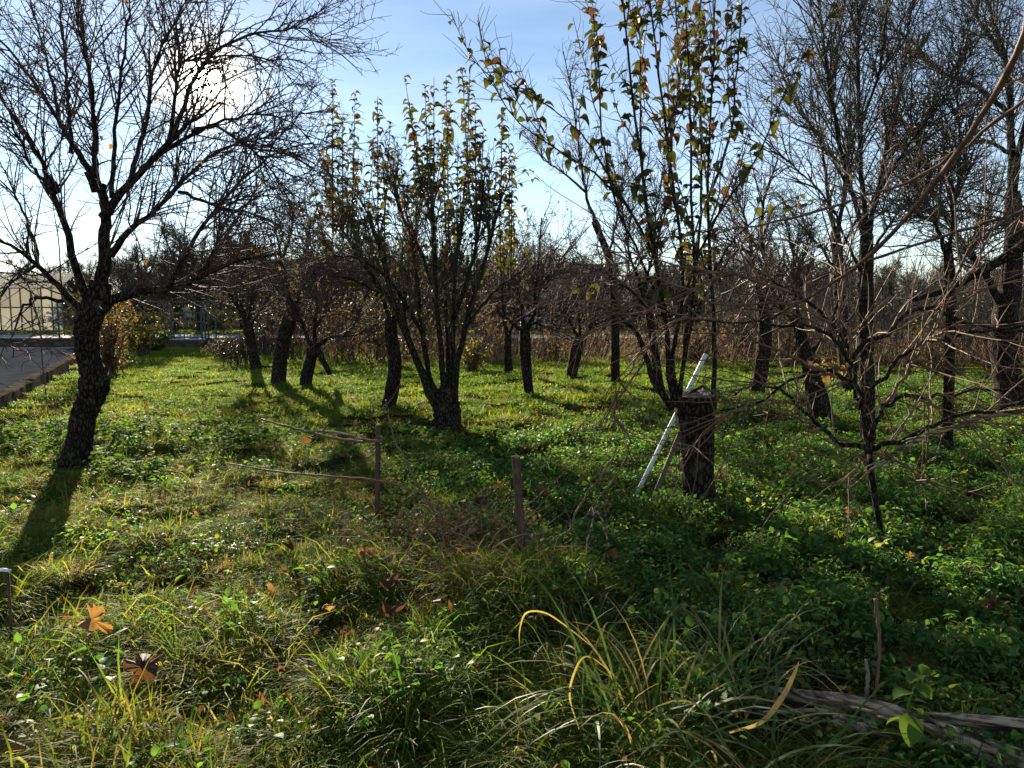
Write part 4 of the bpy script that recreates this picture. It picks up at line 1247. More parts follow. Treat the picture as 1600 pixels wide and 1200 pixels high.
# ------------------------------------------------------------------ instanced ground vegetation (one object each)
def gn_scatter(name, label, cat, protos_, pos, rot, scl, idx):
    col = bpy.data.collections.new(name + "_source")
    for k, me in enumerate(protos_):
        ob = bpy.data.objects.new("%s_%02d" % (name + "_source", k), me)
        col.objects.link(ob)
    me = bpy.data.meshes.new(name)
    n = len(pos)
    me.vertices.add(n)
    me.vertices.foreach_set("co", np.asarray(pos, np.float32).ravel())
    for nm, ty, key, val in (("rot", 'FLOAT_VECTOR', "vector", rot), ("scl", 'FLOAT', "value", scl), ("idx", 'INT', "value", idx)):
        a_ = me.attributes.new(nm, ty, 'POINT')
        a_.data.foreach_set(key, np.asarray(val, np.int32 if ty == 'INT' else np.float32).ravel())
    o = link(name, me)
    ng = bpy.data.node_groups.new(name, 'GeometryNodeTree')
    ng.interface.new_socket("Geometry", in_out='INPUT', socket_type='NodeSocketGeometry')
    ng.interface.new_socket("Geometry", in_out='OUTPUT', socket_type='NodeSocketGeometry')
    gi, go = ng.nodes.new("NodeGroupInput"), ng.nodes.new("NodeGroupOutput")
    iop = ng.nodes.new("GeometryNodeInstanceOnPoints")
    ci = ng.nodes.new("GeometryNodeCollectionInfo")
    ci.inputs["Collection"].default_value = col
    ci.inputs["Separate Children"].default_value = True
    ci.inputs["Reset Children"].default_value = True

    def na(nm, ty):
        a_ = ng.nodes.new("GeometryNodeInputNamedAttribute")
        a_.data_type = ty
        a_.inputs["Name"].default_value = nm
        return a_.outputs["Attribute"]
    lk = ng.links.new
    lk(gi.outputs[0], iop.inputs["Points"])
    lk(ci.outputs[0], iop.inputs["Instance"])
    iop.inputs["Pick Instance"].default_value = True
    lk(na("idx", 'INT'), iop.inputs["Instance Index"])
    e2r = ng.nodes.new("FunctionNodeEulerToRotation")
    lk(na("rot", 'FLOAT_VECTOR'), e2r.inputs[0])
    lk(e2r.outputs[0], iop.inputs["Rotation"])
    lk(na("scl", 'FLOAT'), iop.inputs["Scale"])
    lk(iop.outputs[0], go.inputs[0])
    md = o.modifiers.new("scatter", 'NODES')
    md.node_group = ng
    return set_props(o, label, cat, None, "stuff")


def tuft(rng, nb, rad, h, w, spread, droop, mat, dead=0.1, lean=(0, 0), seg=3):
    V, Q, tint = [], [], []
    az = rng.uniform(0, 6.28, nb)
    rr = rad * np.sqrt(rng.random(nb))
    n0 = 0
    for k in range(nb):
        p = np.array([rr[k] * math.cos(az[k]), rr[k] * math.sin(az[k]), -0.01])
        a2 = az[k] + rng.normal(0, 0.7)
        L = rng.uniform(*h)
        d = np.array([math.cos(a2) * spread * rng.uniform(.2, 1.2) + lean[0], math.sin(a2) * spread * rng.uniform(.2, 1.2) + lean[1], 1.0])
        side = norm(np.array([-math.sin(a2), math.cos(a2), 0]) + rng.normal(0, .3, 3))
        ww = w * rng.uniform(0.6, 1.3)
        dr = droop * rng.uniform(0.3, 1.6)
        tn = rng.uniform(0, 0.55) if rng.random() > dead else rng.uniform(0.75, 1.0)
        for s in range(seg + 1):
            u = s / seg
            wd = ww * (1 - u ** 1.6) * (0.7 + 0.6 * u) + 0.0004
            V += [p - side * wd, p + side * wd]
            tint += [tn, tn]
            if s < seg:
                b = n0 + 2 * s
                Q.append((b, b + 1, b + 3, b + 2))
            d = norm(d + np.array([math.cos(a2) * dr * .5, math.sin(a2) * dr * .5, -dr * (0.3 + u)]))
            p = p + d * L / seg
        n0 += 2 * (seg + 1)
    if mat is None:
        return np.array(V), np.array(Q), np.array(tint)
    return make_mesh("tuft", np.array(V), np.array(Q), None, M[mat], True, np.array(tint))


def sprig(rng, nl, rad, h, size, mat, shape=LEAF_OV):
    az = rng.uniform(0, 6.28, nl)
    rr = rad * np.sqrt(rng.random(nl))
    z = rng.uniform(0.25, 1, nl) * h
    pos = np.stack([rr * np.cos(az), rr * np.sin(az), z], -1)
    V, Q, tt = leaf_batch(pos, az + rng.normal(0, .8, nl), rng.normal(0.0, .5, nl), rng.normal(0, .5, nl), rng.uniform(*size, nl), shape, rng.uniform(0, 1, nl))
    mb = MB()
    mb.add(V, Q, None, tt)
    st_ = np.stack([pos * [0.3, 0.3, 0] - [0, 0, .01], pos * [0.7, 0.7, 0.6], pos], 1)
    V, Q = tubes(st_, np.full((nl, 3), 0.0009), 3)
    mb.add(V, Q, None, 0.3)
    return make_mesh("sprig", np.vstack(mb.V), np.vstack(mb.Q), None, M[mat], True, np.concatenate(mb.tint))


def cover_edge(y):
    return np.interp(y, [2.2, 3, 4, 5, 6, 8, 10, 12, 15, 20], [1.1, 0.75, 0.12, -0.3, -0.7, -1.0, 0.6, 2.0, 3.6, 6.5])


def sown(rng, n, y0, y1, x0=None):
    """random points over the ground seen from the lane, with a margin on both sides"""
    y = np.sqrt(rng.uniform(y0 ** 2, y1 ** 2, n))
    x = rng.uniform(-1, 1, n) * (0.76 * y + 1.0)
    k = (x > kerb_x(y) + 0.05)
    return x[k], y[k]


def patch(x, y, s, ph):
    return 0.5 + 0.25 * (np.sin(s * x + ph) * np.cos(s * 1.3 * y - ph) + np.sin(s * 2.1 * x - s * 1.7 * y + 2 * ph))


rng = R_(600)


def grass_patch(rng, pool, n, rad, sc):
    """a hand-sized piece of turf: n tufts from the pool, each turned and scaled"""
    V, Q, tt, k0 = [], [], [], 0
    for k in range(n):
        v, q, t_ = pool[rng.integers(len(pool))]
        a_ = rng.uniform(0, 6.28)
        s_ = rng.uniform(*sc)
        ca, sa = math.cos(a_) * s_, math.sin(a_) * s_
        r_ = rad * math.sqrt(rng.random())
        b_ = rng.uniform(0, 6.28)
        V.append(np.stack([v[:, 0] * ca - v[:, 1] * sa + r_ * math.cos(b_), v[:, 0] * sa + v[:, 1] * ca + r_ * math.sin(b_), v[:, 2] * s_], -1))
        Q.append(q + k0)
        tt.append(np.clip(t_ + rng.normal(0, 0.12), 0, 1))
        k0 += len(v)
    return make_mesh("turf", np.vstack(V), np.vstack(Q), None, M['grass'], True, np.concatenate(tt))


mid_pool = [tuft(rng, 24, 0.05, (0.06, 0.14), 0.0026, 1.0, 0.62, None, 0.24) for _ in range(8)]
long_pool = [tuft(rng, 28, 0.06, (0.10, 0.23), 0.0029, 1.0, 0.72, None, 0.28, (0.35, -0.25)) for _ in range(8)]
low_pool = [tuft(rng, 22, 0.07, (0.03, 0.09), 0.003, 1.0, 0.45, None, 0.36) for _ in range(6)]
wide_pool = [tuft(rng, 12, 0.09, (0.04, 0.11), 0.0055, 0.8, 0.45, None, 0.02) for _ in range(8)]
gp = [grass_patch(rng, long_pool + mid_pool[:3], 42, 0.20, (0.7, 1.15)) for _ in range(5)]
gp += [grass_patch(rng, mid_pool + low_pool[:3], 44, 0.20, (0.7, 1.2)) for _ in range(5)]
gp += [grass_patch(rng, low_pool + mid_pool[:2], 40, 0.20, (0.7, 1.2)) for _ in range(4)]
gp += [grass_patch(rng, wide_pool, 44, 0.30, (0.7, 1.3)) for _ in range(5)]
gpos, grot, gscl, gidx = [], [], [], []
for (y0, y1, st_) in ((1.5, 9.0, 0.235), (9.0, 31.0, 0.36)):
    gx, gy = np.meshgrid(np.arange(-25, 25, st_), np.arange(y0, y1, st_))
    x = (gx + rng.uniform(-.5, .5, gx.shape) * st_ * 1.2).ravel()
    y = (gy + rng.uniform(-.5, .5, gy.shape) * st_ * 1.2).ravel()
    k = (np.abs(x) < 0.76 * y + 1.0) & (x > kerb_x(y) + 0.12) & (y < WALL_Y - 0.3)
    x, y = x[k], y[k]
    right = 1 / (1 + np.exp(-(x - cover_edge(y)) * 4))
    pt = np.clip(patch(x, y, 2.9, 0.6) + rng.normal(0, 0.16, len(x)), 0, 1)
    k = rng.random(len(x)) < (1 - 0.85 * right) * np.clip(0.34 + 0.85 * pt + 0.35 * (y < 3.2), 0, 1)
    x, y, pt = x[k], y[k], pt[k]
    m = len(x)
    gpos.append(np.stack([x, y, hgt(x, y) * np.clip((24 - y) / 6, 0, 1) - 0.02], -1))
    grot.append(np.stack([rng.normal(0, .06, m), rng.normal(0, .06, m), rng.uniform(0, 6.28, m)], -1))
    gscl.append(rng.uniform(0.8, 1.2, m) * (0.55 + 0.85 * pt))
    r = rng.random(m)
    if y0 < 9:
        far = np.clip((y - 3) / 6, 0, 1)
        gidx.append(np.where(r < (0.75 - 0.5 * far) * pt, rng.integers(0, 5, m), np.where(r < 0.75, rng.integers(5, 10, m), rng.integers(10, 14, m))))
    else:
        gidx.append(rng.integers(14, 19, m))
gn_scatter("grass", "rough sunlit grass over the orchard floor", "grass", gp, np.vstack(gpos), np.vstack(grot), np.concatenate(gscl), np.concatenate(gidx))

# grass strip beyond the street
n_ = 1600
x = rng.uniform(-40, 40, n_)
y = rng.uniform(36.3, 41, n_)
gn_scatter("verge_grass", "sunlit grass strip on the far side of the street", "grass", gp[14:], np.stack([x, y, np.full(n_, 0.3)], -1),
           np.stack([np.zeros(n_), np.zeros(n_), rng.uniform(0, 6, n_)], -1), rng.uniform(1.0, 1.5, n_), rng.integers(0, 5, n_))

cp = [sprig(rng, 16, 0.085, 0.12, (0.018, 0.044), 'cover') for _ in range(5)] + [sprig(rng, 14, 0.07, 0.07, (0.014, 0.032), 'cover', LEAF_B) for _ in range(3)] + [sprig(rng, 7, 0.08, 0.13, (0.04, 0.075), 'cover') for _ in range(2)] + [sprig(rng, 22, 0.09, 0.15, (0.03, 0.06), 'cover', leaf_shape(3, 0.26, 0.5, 0.3)) for _ in range(3)]
cpos, crot, cscl, cidx = [], [], [], []
for (n_, y0, y1) in ((9000, 1.6, 5.0), (15000, 4.5, 9), (13000, 8.5, 17)):
    x, y = sown(rng, n_, y0, y1)
    right = 1 / (1 + np.exp(-(x - cover_edge(y)) * 4))
    pt = patch(x, y, 2.3, 1.9)
    k = rng.random(len(x)) < np.maximum(right * np.clip(0.15 + 1.3 * pt, 0, 1), 0.16 * (pt > 0.6) + 0.03)
    x, y = x[k], y[k]
    m = len(x)
    cpos.append(np.stack([x, y, hgt(x, y) - 0.015], -1))
    crot.append(np.stack([rng.normal(0, .1, m), rng.normal(0, .1, m), rng.uniform(0, 6.28, m)], -1))
    cscl.append(rng.uniform(0.45, 1.1, m) * (0.7 + 0.7 * patch(x, y, 4.1, 0.3)))
    pz = patch(x, y, 3.3, 2.7)
    cidx.append(np.where(rng.random(m) < 0.06, rng.integers(8, 10, m), np.where(rng.random(m) < np.clip(1.6 * pz - 0.6, 0.05, 0.9), rng.integers(10, 13, m), rng.integers(0, 8, m))))
gn_scatter("ground_cover", "low leafy ground cover spreading under the trees at the right", "ground cover", cp, np.vstack(cpos), np.vstack(crot), np.concatenate(cscl), np.concatenate(cidx))

# crumbled leaf litter
dp = []
for k in range(5):
    V_, Q_ = leaf_shape(5, rng.uniform(.4, .7), rng.uniform(-.6, 1.0), rng.uniform(.3, 1.1), wav=0.09, rng=rng)
    dp.append(make_mesh("litter", V_, Q_, None, M['dry_leaf']))
x, y = sown(rng, 6000, 1.8, 14)
m = len(x)
gn_scatter("leaf_litter", "small crumbled brown leaves scattered through the grass", "leaf litter", dp, np.stack([x, y, hgt(x, y) + rng.uniform(0.01, 0.06, m)], -1),
           np.stack([rng.normal(0, .5, m), rng.normal(0, .5, m), rng.uniform(0, 6.28, m)], -1), rng.uniform(0.02, 0.06, m), rng.integers(0, 5, m))

# long coarse grass in the middle foreground
rng = R_(640)
for k, (px, py, nb, hh, lab) in enumerate([
        (1010, 1150, 75, (0.35, 0.75), "tall coarse grass clump with bent straw blades, nearest the camera"),
        (1130, 1080, 65, (0.3, 0.6), "coarse grass clump beside the fallen vine trunk"),
        (880, 1010, 70, (0.25, 0.5), "tangled coarse grass clump below the rusty pipe"),
        (780, 900, 100, (0.2, 0.42), "dry grass clump around the foot of the rusty pipe"),
        (640, 1130, 150, (0.16, 0.34), "bright green grass clump near the bottom edge, left of the coarse blades"),
        (1180, 1190, 60, (0.3, 0.6), "dark coarse grass clump under the fallen vine trunk"),
        (900, 1175, 65, (0.25, 0.45), "coarse grass clump at the bottom edge below the bent straw blades"),
        (370, 850, 170, (0.10, 0.22), "rounded grass clump lit from behind, in the open lane"),
        (590, 800, 50, (0.14, 0.3), "grass clump at the foot of the rusty stake with the canes")]):
    b = gnd(px, py)
    me = tuft(rng, nb, 0.22, hh, 0.0062 if hh[1] > .45 else 0.0032, 0.62, 0.34, 'long_grass', 0.34 if k not in (4, 7) else 0.08, (rng.normal(0, .15), rng.normal(0, .15)), 7)
    me.name = "grass_clump"
    o = link("grass_clump", me)
    o.location = b
    set_props(o, lab, "grass clump", "coarse grass clumps")


# nettle clumps in the lane
def nettle(label, px, py, w, h, n, seed):
    rng = R_(seed)
    base = gnd(px, py)
    o = empty("nettle_clump", base, label, "plant", "leafy clumps in the grass")
    p0 = np.stack([rng.normal(0, w * .28, n), rng.normal(0, w * .22, n), np.full(n, -0.02)], -1)
    P = grow(p0, np.stack([rng.normal(0, .35, n), rng.normal(0, .3, n), np.ones(n)], -1), h * rng.uniform(0.5, 1.1, n), 6, 0.1, 0.0, rng)
    mb = MB()
    mb.add(*tubes(P, 0.0025 - 0.001 * np.linspace(0, 1, 6)[None] + np.zeros((n, 1)), 3))
    mb.obj("stems", M['nettle'], o)["kind"] = "stuff"
    q = list(scatter_leaves(P, n * 11, rng, (0.25, 1), (0.045, 0.085), (-0.2, 0.5)))
    V_, Q_, tt = leaf_batch(*q, LEAF_OV, rng.uniform(0, 1, n * 11))
    link("foliage", make_mesh("foliage", V_, Q_, None, M['nettle'], True, tt), o)["kind"] = "stuff"


nettle("leafy nettle clump right at the foot of the big apple trunk", 205, 748, 0.95, 0.32, 46, 701)
nettle("dark leafy clump standing alone in the middle of the lane", 368, 705, 0.9, 0.34, 50, 702)
nettle("leafy nettle clump in the shade behind the big apple trunk", 215, 690, 1.1, 0.32, 46, 703)
nettle("spreading nettle clump below the kerb wall at the left edge", 45, 700, 1.6, 0.35, 70, 704)
nettle("leafy clump growing against the many-stemmed trunk", 735, 705, 0.9, 0.3, 44, 705)
nettle("leafy clump in the lane left of the many-stemmed tree, near the crooked trunk", 640, 680, 0.9, 0.22, 34, 706)

# ------------------------------------------------------------------ posts, pole, stakes
b = gnd(818, 886)
tp = at(806, 713, b[1])
pipe = empty("steel_pipe", b, "upright rusty steel pipe with an open top, in the middle of the foreground", "pipe")
n_, ro_, ri_ = 24, 0.026, 0.019
mb = MB()
ax = (tp - b)
prof = [(ro_, -0.15), (ro_, 0.35), (ro_ * 1.01, 0.75), (ro_, 1.0), (ri_, 1.0), (ri_, 0.2)]
Vp = []
for (r_, f) in prof:
    cc = b + ax * f
    for j_ in range(n_):
        a_ = 2 * math.pi * j_ / n_
        Vp.append((cc[0] + r_ * math.cos(a_), cc[1] + r_ * math.sin(a_), cc[2]))
mb.add(Vp, [(k * n_ + j_, k * n_ + (j_ + 1) % n_, (k + 1) * n_ + (j_ + 1) % n_, (k + 1) * n_ + j_) for k in range(len(prof) - 1) for j_ in range(n_)])
o = mb.obj("tube", M['rust'], pipe, b, False)
mb = MB()
Vr = []
for r_ in (ri_ + 0.0005, ro_ - 0.0005):
    for j_ in range(n_):
        a_ = 2 * math.pi * j_ / n_
        Vr.append((tp[0] + r_ * math.cos(a_), tp[1] + r_ * math.sin(a_), tp[2] + 0.002))
mb.add(Vr, [(j_, n_ + j_, n_ + (j_ + 1) % n_, (j_ + 1) % n_) for j_ in range(n_)])
mb.obj("rim", M['concrete'], pipe, b, False)

b = gnd(588, 812)
tp = at(591, 664, b[1])
stake = empty("rusty_stake", b, "dark rusty stake wound with wire, thin canes tied to it", "stake")
Pk = [b - [0, 0, 0.1], b * .5 + tp * .5 + [0.004, 0, 0], tp]
MB().tube(*resample(Pk, [0.019, 0.019, 0.018], 12), 14, True).obj("rod", M['rust'], stake, b)
for (f, tl) in ((0.82, 0.012), (0.80, -0.01), (0.42, 0.01), (0.60, 0.014)):
    cc = b + (tp - b) * f
    pts = [cc + np.array([0.023 * math.cos(a_), 0.023 * math.sin(a_), tl * math.sin(a_) + 0.004 * a_ / 6.3]) for a_ in np.linspace(0, 7.2, 26)]
    MB().tube(pts, [0.0025] * 26, 5, True).obj("wire_loop", M['rust'], stake, b)
MB().tube([tp + [0, 0, 0.0005], tp + [0.001, 0, 0.006]], [0.0185, 0.016], 14, True).obj("cut_end", M['cut_wood'], stake, b)

b = gnd(18, 1002)
tp = at(12, 893, b[1])
rod = empty("iron_rod", b, "thin rusty iron rod standing in the grass at the left edge", "rod")
MB().tube([b - [0, 0, .05], tp], [0.0075, 0.0075], 8, True).obj("rod", M['rust'], rod, b)
tp2 = at(-14, 892, b[1])
MB().tube([tp + [0.012, 0, 0.004], tp + [-0.02, 0, .008], tp2], [0.008, 0.009, 0.008], 8, True).obj("crossbar", M['white_paint'], rod, b)

Ys = t3.location[1]
b = gnd(993, 772)
tp = at(1103, 553, Ys + 0.42)
pole = empty("white_pole", b, "white painted metal pole leaning past the stump", "pole")
Pp = [b - (tp - b) * 0.04, b * .5 + tp * .5, tp]
MB().tube(*resample(Pp, [0.018, 0.018, 0.0175], 12), 16, True).obj("shaft", M['white_paint'], pole, b)
for f in (0.30, 0.43, 0.62, 0.78):
    cc = b + (tp - b) * f
    dd = norm(tp - b) * 0.009
    MB().tube([cc + [0.004, -0.017, 0] - dd, cc + [0.004, -0.019, 0] + dd], [0.004, 0.004], 8, True).obj("bolt_hole", M['rust'], pole, b)

b = gnd(1020, 780)
tp = at(1068, 664, Ys - 0.02)
lath = empty("wooden_lath", b, "weathered wooden lath leaning against the stump beside the white pole", "lath")
d_ = norm(tp - b)
s_ = norm(np.cross(d_, [0, 1, 0])) * 0.018
f_ = norm(np.cross(d_, s_)) * 0.008
mb = MB()
b0 = b - d_ * .05
nL = 6
Vl = []
for k in range(nL):
    c0 = b0 + (tp - b0) * k / (nL - 1) + f_ * 0.3 * math.sin(k)
    Vl += [c0 - s_ - f_, c0 + s_ - f_, c0 + s_ + f_, c0 - s_ + f_]
mb.add(Vl, [(k * 4 + j_, k * 4 + (j_ + 1) % 4, k * 4 + 4 + (j_ + 1) % 4, k * 4 + 4 + j_) for k in range(nL - 1) for j_ in range(4)] + [(3, 2, 1, 0), (nL * 4 - 4, nL * 4 - 3, nL * 4 - 2, nL * 4 - 1)])
mb.obj("board", M['old_wood'], lath, b, False)


# ------------------------------------------------------------------ canes, vine, fallen wood
def cane(name, label, cat, pts, mat='cane', twigs=0, tl=(0.1, 0.4), seed=1, sides=8, group=None, up=0.0, wob=0.006, foot=None, n=26):
    """pts: (px, py, Y, r_px)"""
    rng = R_(seed)
    P = [at(x, y, Y_) for (x, y, Y_, r) in pts]
    Rr = [r * Y_ / F for (x, y, Y_, r) in pts]
    if foot is not None:
        P = [np.array(foot)] + P
        Rr = [Rr[0] * 1.1] + Rr
    P, Rr = resample(P, Rr, n)
    P[1:-1] += rng.normal(0, wob, P[1:-1].shape)
    base = P[0].copy()
    o = empty(name, base, label, cat, group)
    # slightly swollen nodes along the stem
    nod = 1 + 0.22 * (np.arange(n) % 5 == 0)
    MB().tube(P, Rr * nod, sides, True).obj("stem", M[mat], o, base)
    if twigs:
        A, Ar = spawn(P[None], Rr[None], twigs, (0.1, 0.98), (25, 70), tl, 6, 0.13, up, 0.6, 0.006, 0.0012, rng, taper=0.2)
        B, Br = spawn(A, Ar, twigs * 2, (0.1, 1), (25, 70), (tl[0] * .3, tl[1] * .5), 4, 0.18, up, 0.7, 0.003, 0.0011, rng)
        if twigs <= 8:
            for q in range(twigs):
                MB().tube(A[q], Ar[q], 5).obj("side_twig", M[mat], o, base)
        else:
            add_twigs(o, base, [(A, Ar, 5), (B, Br, 3)], mat, "side_twigs")["kind"] = "stuff"
    return o


# the old vine on its stick, arms spread wide
rng = R_(800)
vb = gnd(1377, 852)
VY = vb[1]
vine = empty("grape_vine", vb, "old leafless vine on a thin stick, its dark arms and canes tangled together", "vine")
MB().tube(*trace([(1379, 862, 0, 4.5), (1374, 820, 0, 4.5), (1364, 760, 0, 5), (1357, 715, 0, 6), (1357, 690, 0, 7)], VY, 24), 12, True, rough=0.2, seed=6).obj("stem", M['bark'], vine, vb)
ARM = [
    fan([(1357, 700), (1312, 690), (1270, 655), (1232, 620), (1195, 600), (1150, 610)], 0.5, 6, 2),
    fan([(1357, 702), (1420, 683), (1480, 655), (1560, 642), (1640, 615)], -0.3, 6, 2.5),
    fan([(1357, 695), (1345, 640), (1330, 600), (1290, 580), (1240, 592), (1180, 632), (1120, 640)], 0.7, 6, 2),
    fan([(1357, 690), (1385, 630), (1450, 618), (1530, 612), (1640, 600)], 0.6, 5.5, 2.5),
    fan([(1345, 640), (1330, 560), (1300, 505), (1240, 460), (1190, 435), (1130, 432)], 0.9, 5, 2),
    fan([(1330, 560), (1380, 520), (1440, 478), (1500, 500), (1580, 518), (1640, 530)], 0.5, 5, 3),
    fan([(1330, 545), (1270, 512), (1200, 505), (1120, 500), (1040, 488)], 0.9, 4, 1.5),
    fan([(1345, 630), (1400, 560), (1470, 530), (1560, 512), (1640, 505)], 0.2, 5, 2.5),
    fan([(1240, 460), (1160, 430), (1080, 420), (1000, 400), (930, 382)], 1.0, 3, 1.2),
    fan([(1300, 505), (1240, 480), (1120, 470), (1040, 440), (950, 430), (860, 442)], 0.7, 3, 1.2),
    fan([(1360, 705), (1410, 725), (1440, 760), (1450, 800)], -0.3, 3, 1.2),
    fan([(1357, 705), (1330, 740), (1290, 760), (1250, 740)], -0.4, 3, 1.2),
    fan([(1385, 630), (1430, 560), (1480, 480), (1540, 400), (1640, 330)], -0.2, 3.5, 1.5),
    fan([(1330, 560), (1310, 460), (1330, 380), (1380, 300), (1450, 250)], 0.3, 3, 1.2),
    fan([(1290, 580), (1200, 540), (1150, 520), (1110, 560), (1100, 600)], -0.2, 3, 1.2),
    fan([(1180, 632), (1130, 650), (1080, 700), (1040, 740)], -0.4, 2.5, 1.0),
    fan([(1120, 500), (1060, 500), (1010, 540), (970, 610), (940, 650)], 0.2, 3, 1.0),
    fan([(1040, 488), (980, 480), (930, 500), (900, 540)], 0.3, 2.5, 1.0),
]
arms = [trace([(a_, b_, c_, d_ * 1.25) for (a_, b_, c_, d_) in l], VY, 20, 0.012, rng) for l in ARM]
for k, (P, Rr) in enumerate(arms):
    MB().tube(P, Rr, 8, True).obj("arm" if k < 8 else "cane", M['bark'] if k < 8 else M['cane'], vine, vb)
P0, R0 = stack(arms)
A, Ar = spawn(P0, R0, 260, (0.1, 1), (20, 75), (0.35, 1.3), 10, 0.08, -0.02, 0.6, 0.0045, 0.0016, rng, taper=0.2)
B, Br = spawn(A, Ar, 420, (0.1, 1), (30, 75), (0.05, 0.3), 4, 0.15, 0.0, 0.7, 0.003, 0.0012, rng)
add_twigs(vine, vb, [(A, Ar, 5), (B, Br, 3)], 'cane', "side_twigs")
# knot of dead leaves on the vine head
kp = at(1290, 578, VY + 0.45)
n_ = 26
V_, Q_, tt = leaf_batch(kp + rng.normal(0, .05, (n_, 3)) - vb, rng.uniform(0, 6.3, n_), rng.uniform(-1, 1.3, n_), rng.uniform(-1, 1, n_), rng.uniform(.05, .1, n_), LEAF_B, rng.uniform(.2, 1, n_))
link("dead_leaves", make_mesh("dead_leaves", V_, Q_, None, M['dry_leaf_t'], True, tt), vine)

cane("vine_cane", "long smooth light-brown cane slanting down from the top right corner", "cane",
     [(1640, -60, 2.6, 5.6), (1600, 62, 2.8, 5.2), (1520, 200, 3.1, 4.4), (1450, 300, 3.4, 3.6), (1340, 415, 3.9, 2.8), (1205, 498, 4.6, 1.8)], 'cane', 4, (0.05, 0.2), 811, foot=(2.2, 2.4, 0.0), wob=0.002)
cane("vine_cane", "thin red-brown cane arching across the right trees below the thick light cane", "cane",
     [(1700, 120, 3.6, 3.2), (1600, 160, 3.9, 2.8), (1500, 235, 4.2, 2.4), (1400, 290, 4.5, 2.2), (1250, 335, 4.9, 1.8), (1120, 365, 5.2, 1.2)], 'cane', 14, (0.1, 0.5), 812, foot=(3.4, 3.2, 0.0))
cane("vine_cane", "dark bent cane crossing the right trunk high up, with fine side twigs", "cane",
     [(1690, 300, 4.4, 3.0), (1600, 330, 4.6, 2.6), (1500, 360, 4.9, 2.4), (1380, 400, 5.2, 2.0), (1270, 440, 5.5, 1.5)], 'twig', 14, (0.1, 0.5), 813, foot=(3.9, 4.0, 0.0))
cane("dead_limb", "heavy dark broken limb jutting in from the right edge", "branch",
     [(1680, 330, 6.0, 9), (1600, 384, 6.1, 8), (1540, 420, 6.2, 7), (1480, 452, 6.3, 5.5), (1425, 468, 6.3, 3)], 'bark', 10, (0.1, 0.6), 814, foot=(5.6, 6.4, 0.0))
cane("fallen_branch", "slender branch reaching in low from the right edge above the ground cover", "branch",
     [(1680, 615, 4.6, 4.5), (1600, 640, 4.7, 4), (1520, 655, 4.8, 3.5), (1430, 690, 4.8, 3), (1380, 722, 4.8, 2.4), (1325, 766, 4.8, 1.6)], 'vine_bark', 10, (0.1, 0.45), 815, foot=(4.4, 4.2, 0.0), up=-0.04)

# canes tied to the rusty stake and the tangle between stake and pipe
SY = stake.location[1]
cane("dry_cane", "thin cane tied at the top of the rusty stake, running left with one yellow leaf", "cane", [(598, 688, SY - .03, 2.21), (560, 690, SY - .03, 2.04), (510, 682, SY, 1.88), (455, 668, SY + .05, 1.70), (408, 655, SY + 0.1, 1.19)], 'cane', 0, seed=821, wob=0.002)
cane("dry_cane", "thin cane bowed above the other one at the stake top", "cane", [(592, 689, SY - .03, 1.70), (565, 686, SY - .04, 1.70), (530, 676, SY - .05, 1.70), (490, 674, SY - .05, 1.36), (465, 675, SY - .05, 0.85)], 'vine_bark', 0, seed=822, wob=0.001)
cane("dry_cane", "long straight cane crossing the middle of the rusty stake to the left", "cane", [(640, 765, SY - .05, 1.70), (592, 751, SY - .03, 1.88), (520, 745, SY, 1.70), (440, 738, SY + .05, 1.52), (355, 724, SY + .1, 1.02)], 'cane', 0, seed=823, wob=0.002)
cane("dry_cane", "dark sprawling cane rising left of the pipe toward the many-stemmed tree", "cane", [(775, 870, 4.7, 2.55), (715, 840, 4.75, 2.55), (680, 800, 4.8, 2.21), (645, 745, 4.9, 1.88), (622, 700, 5.0, 1.52), (608, 655, 5.1, 1.19), (603, 625, 5.1, 0.68)], 'cane', 6, (0.08, 0.3), 824, foot=gnd(800, 880))
cane("dry_cane", "smooth pinkish cane bent over the dry grass left of the pipe", "cane", [(790, 870, 4.4, 2.55), (745, 857, 4.3, 2.55), (700, 868, 4.25, 2.55), (650, 900, 4.2, 2.21), (618, 918, 4.15, 1.70)], 'cane', 3, (0.08, 0.2), 825, foot=gnd(812, 892))
cane("dry_cane", "thin forked cane between the rusty stake and the pipe", "cane", [(690, 850, 4.8, 1.88), (720, 815, 4.9, 1.70), (760, 790, 5.0, 1.52), (800, 768, 5.1, 1.02)], 'cane', 6, (0.06, 0.3), 826, foot=gnd(660, 880))
cane("dry_cane", "low tangled cane looping from the stake foot through the grass", "cane", [(545, 800, 5.2, 1.52), (590, 820, 5.1, 1.70), (640, 828, 5.0, 1.70), (700, 840, 4.9, 1.70), (770, 862, 4.8, 1.70)], 'vine_bark', 8, (0.08, 0.3), 827, foot=gnd(520, 830))
cane("dry_cane", "tall bent cane right of the pipe leaning toward the stump", "cane", [(845, 895, 4.5, 2.04), (880, 850, 4.6, 1.88), (905, 790, 4.8, 1.70), (940, 740, 5.0, 1.52), (970, 690, 5.2, 1.02)], 'cane', 5, (0.08, 0.35), 828, foot=gnd(835, 910))
cane("dry_cane", "straw-coloured crossed stalk in the ground cover right of the pipe", "cane", [(930, 800, 4.9, 1.36), (950, 850, 4.4, 1.52), (925, 900, 4.1, 1.52)], 'vine_bark', 4, (0.06, 0.25), 829, foot=gnd(905, 945))
cane("dry_cane", "twiggy cane drooping between the pipe and the stump", "cane", [(960, 640, 5.6, 1.52), (985, 690, 5.5, 1.52), (960, 745, 5.4, 1.36), (920, 800, 5.2, 1.19), (890, 850, 4.9, 1.02)], 'cane', 12, (0.08, 0.4), 830, foot=tuple(at(1010, 560, 6.0)))

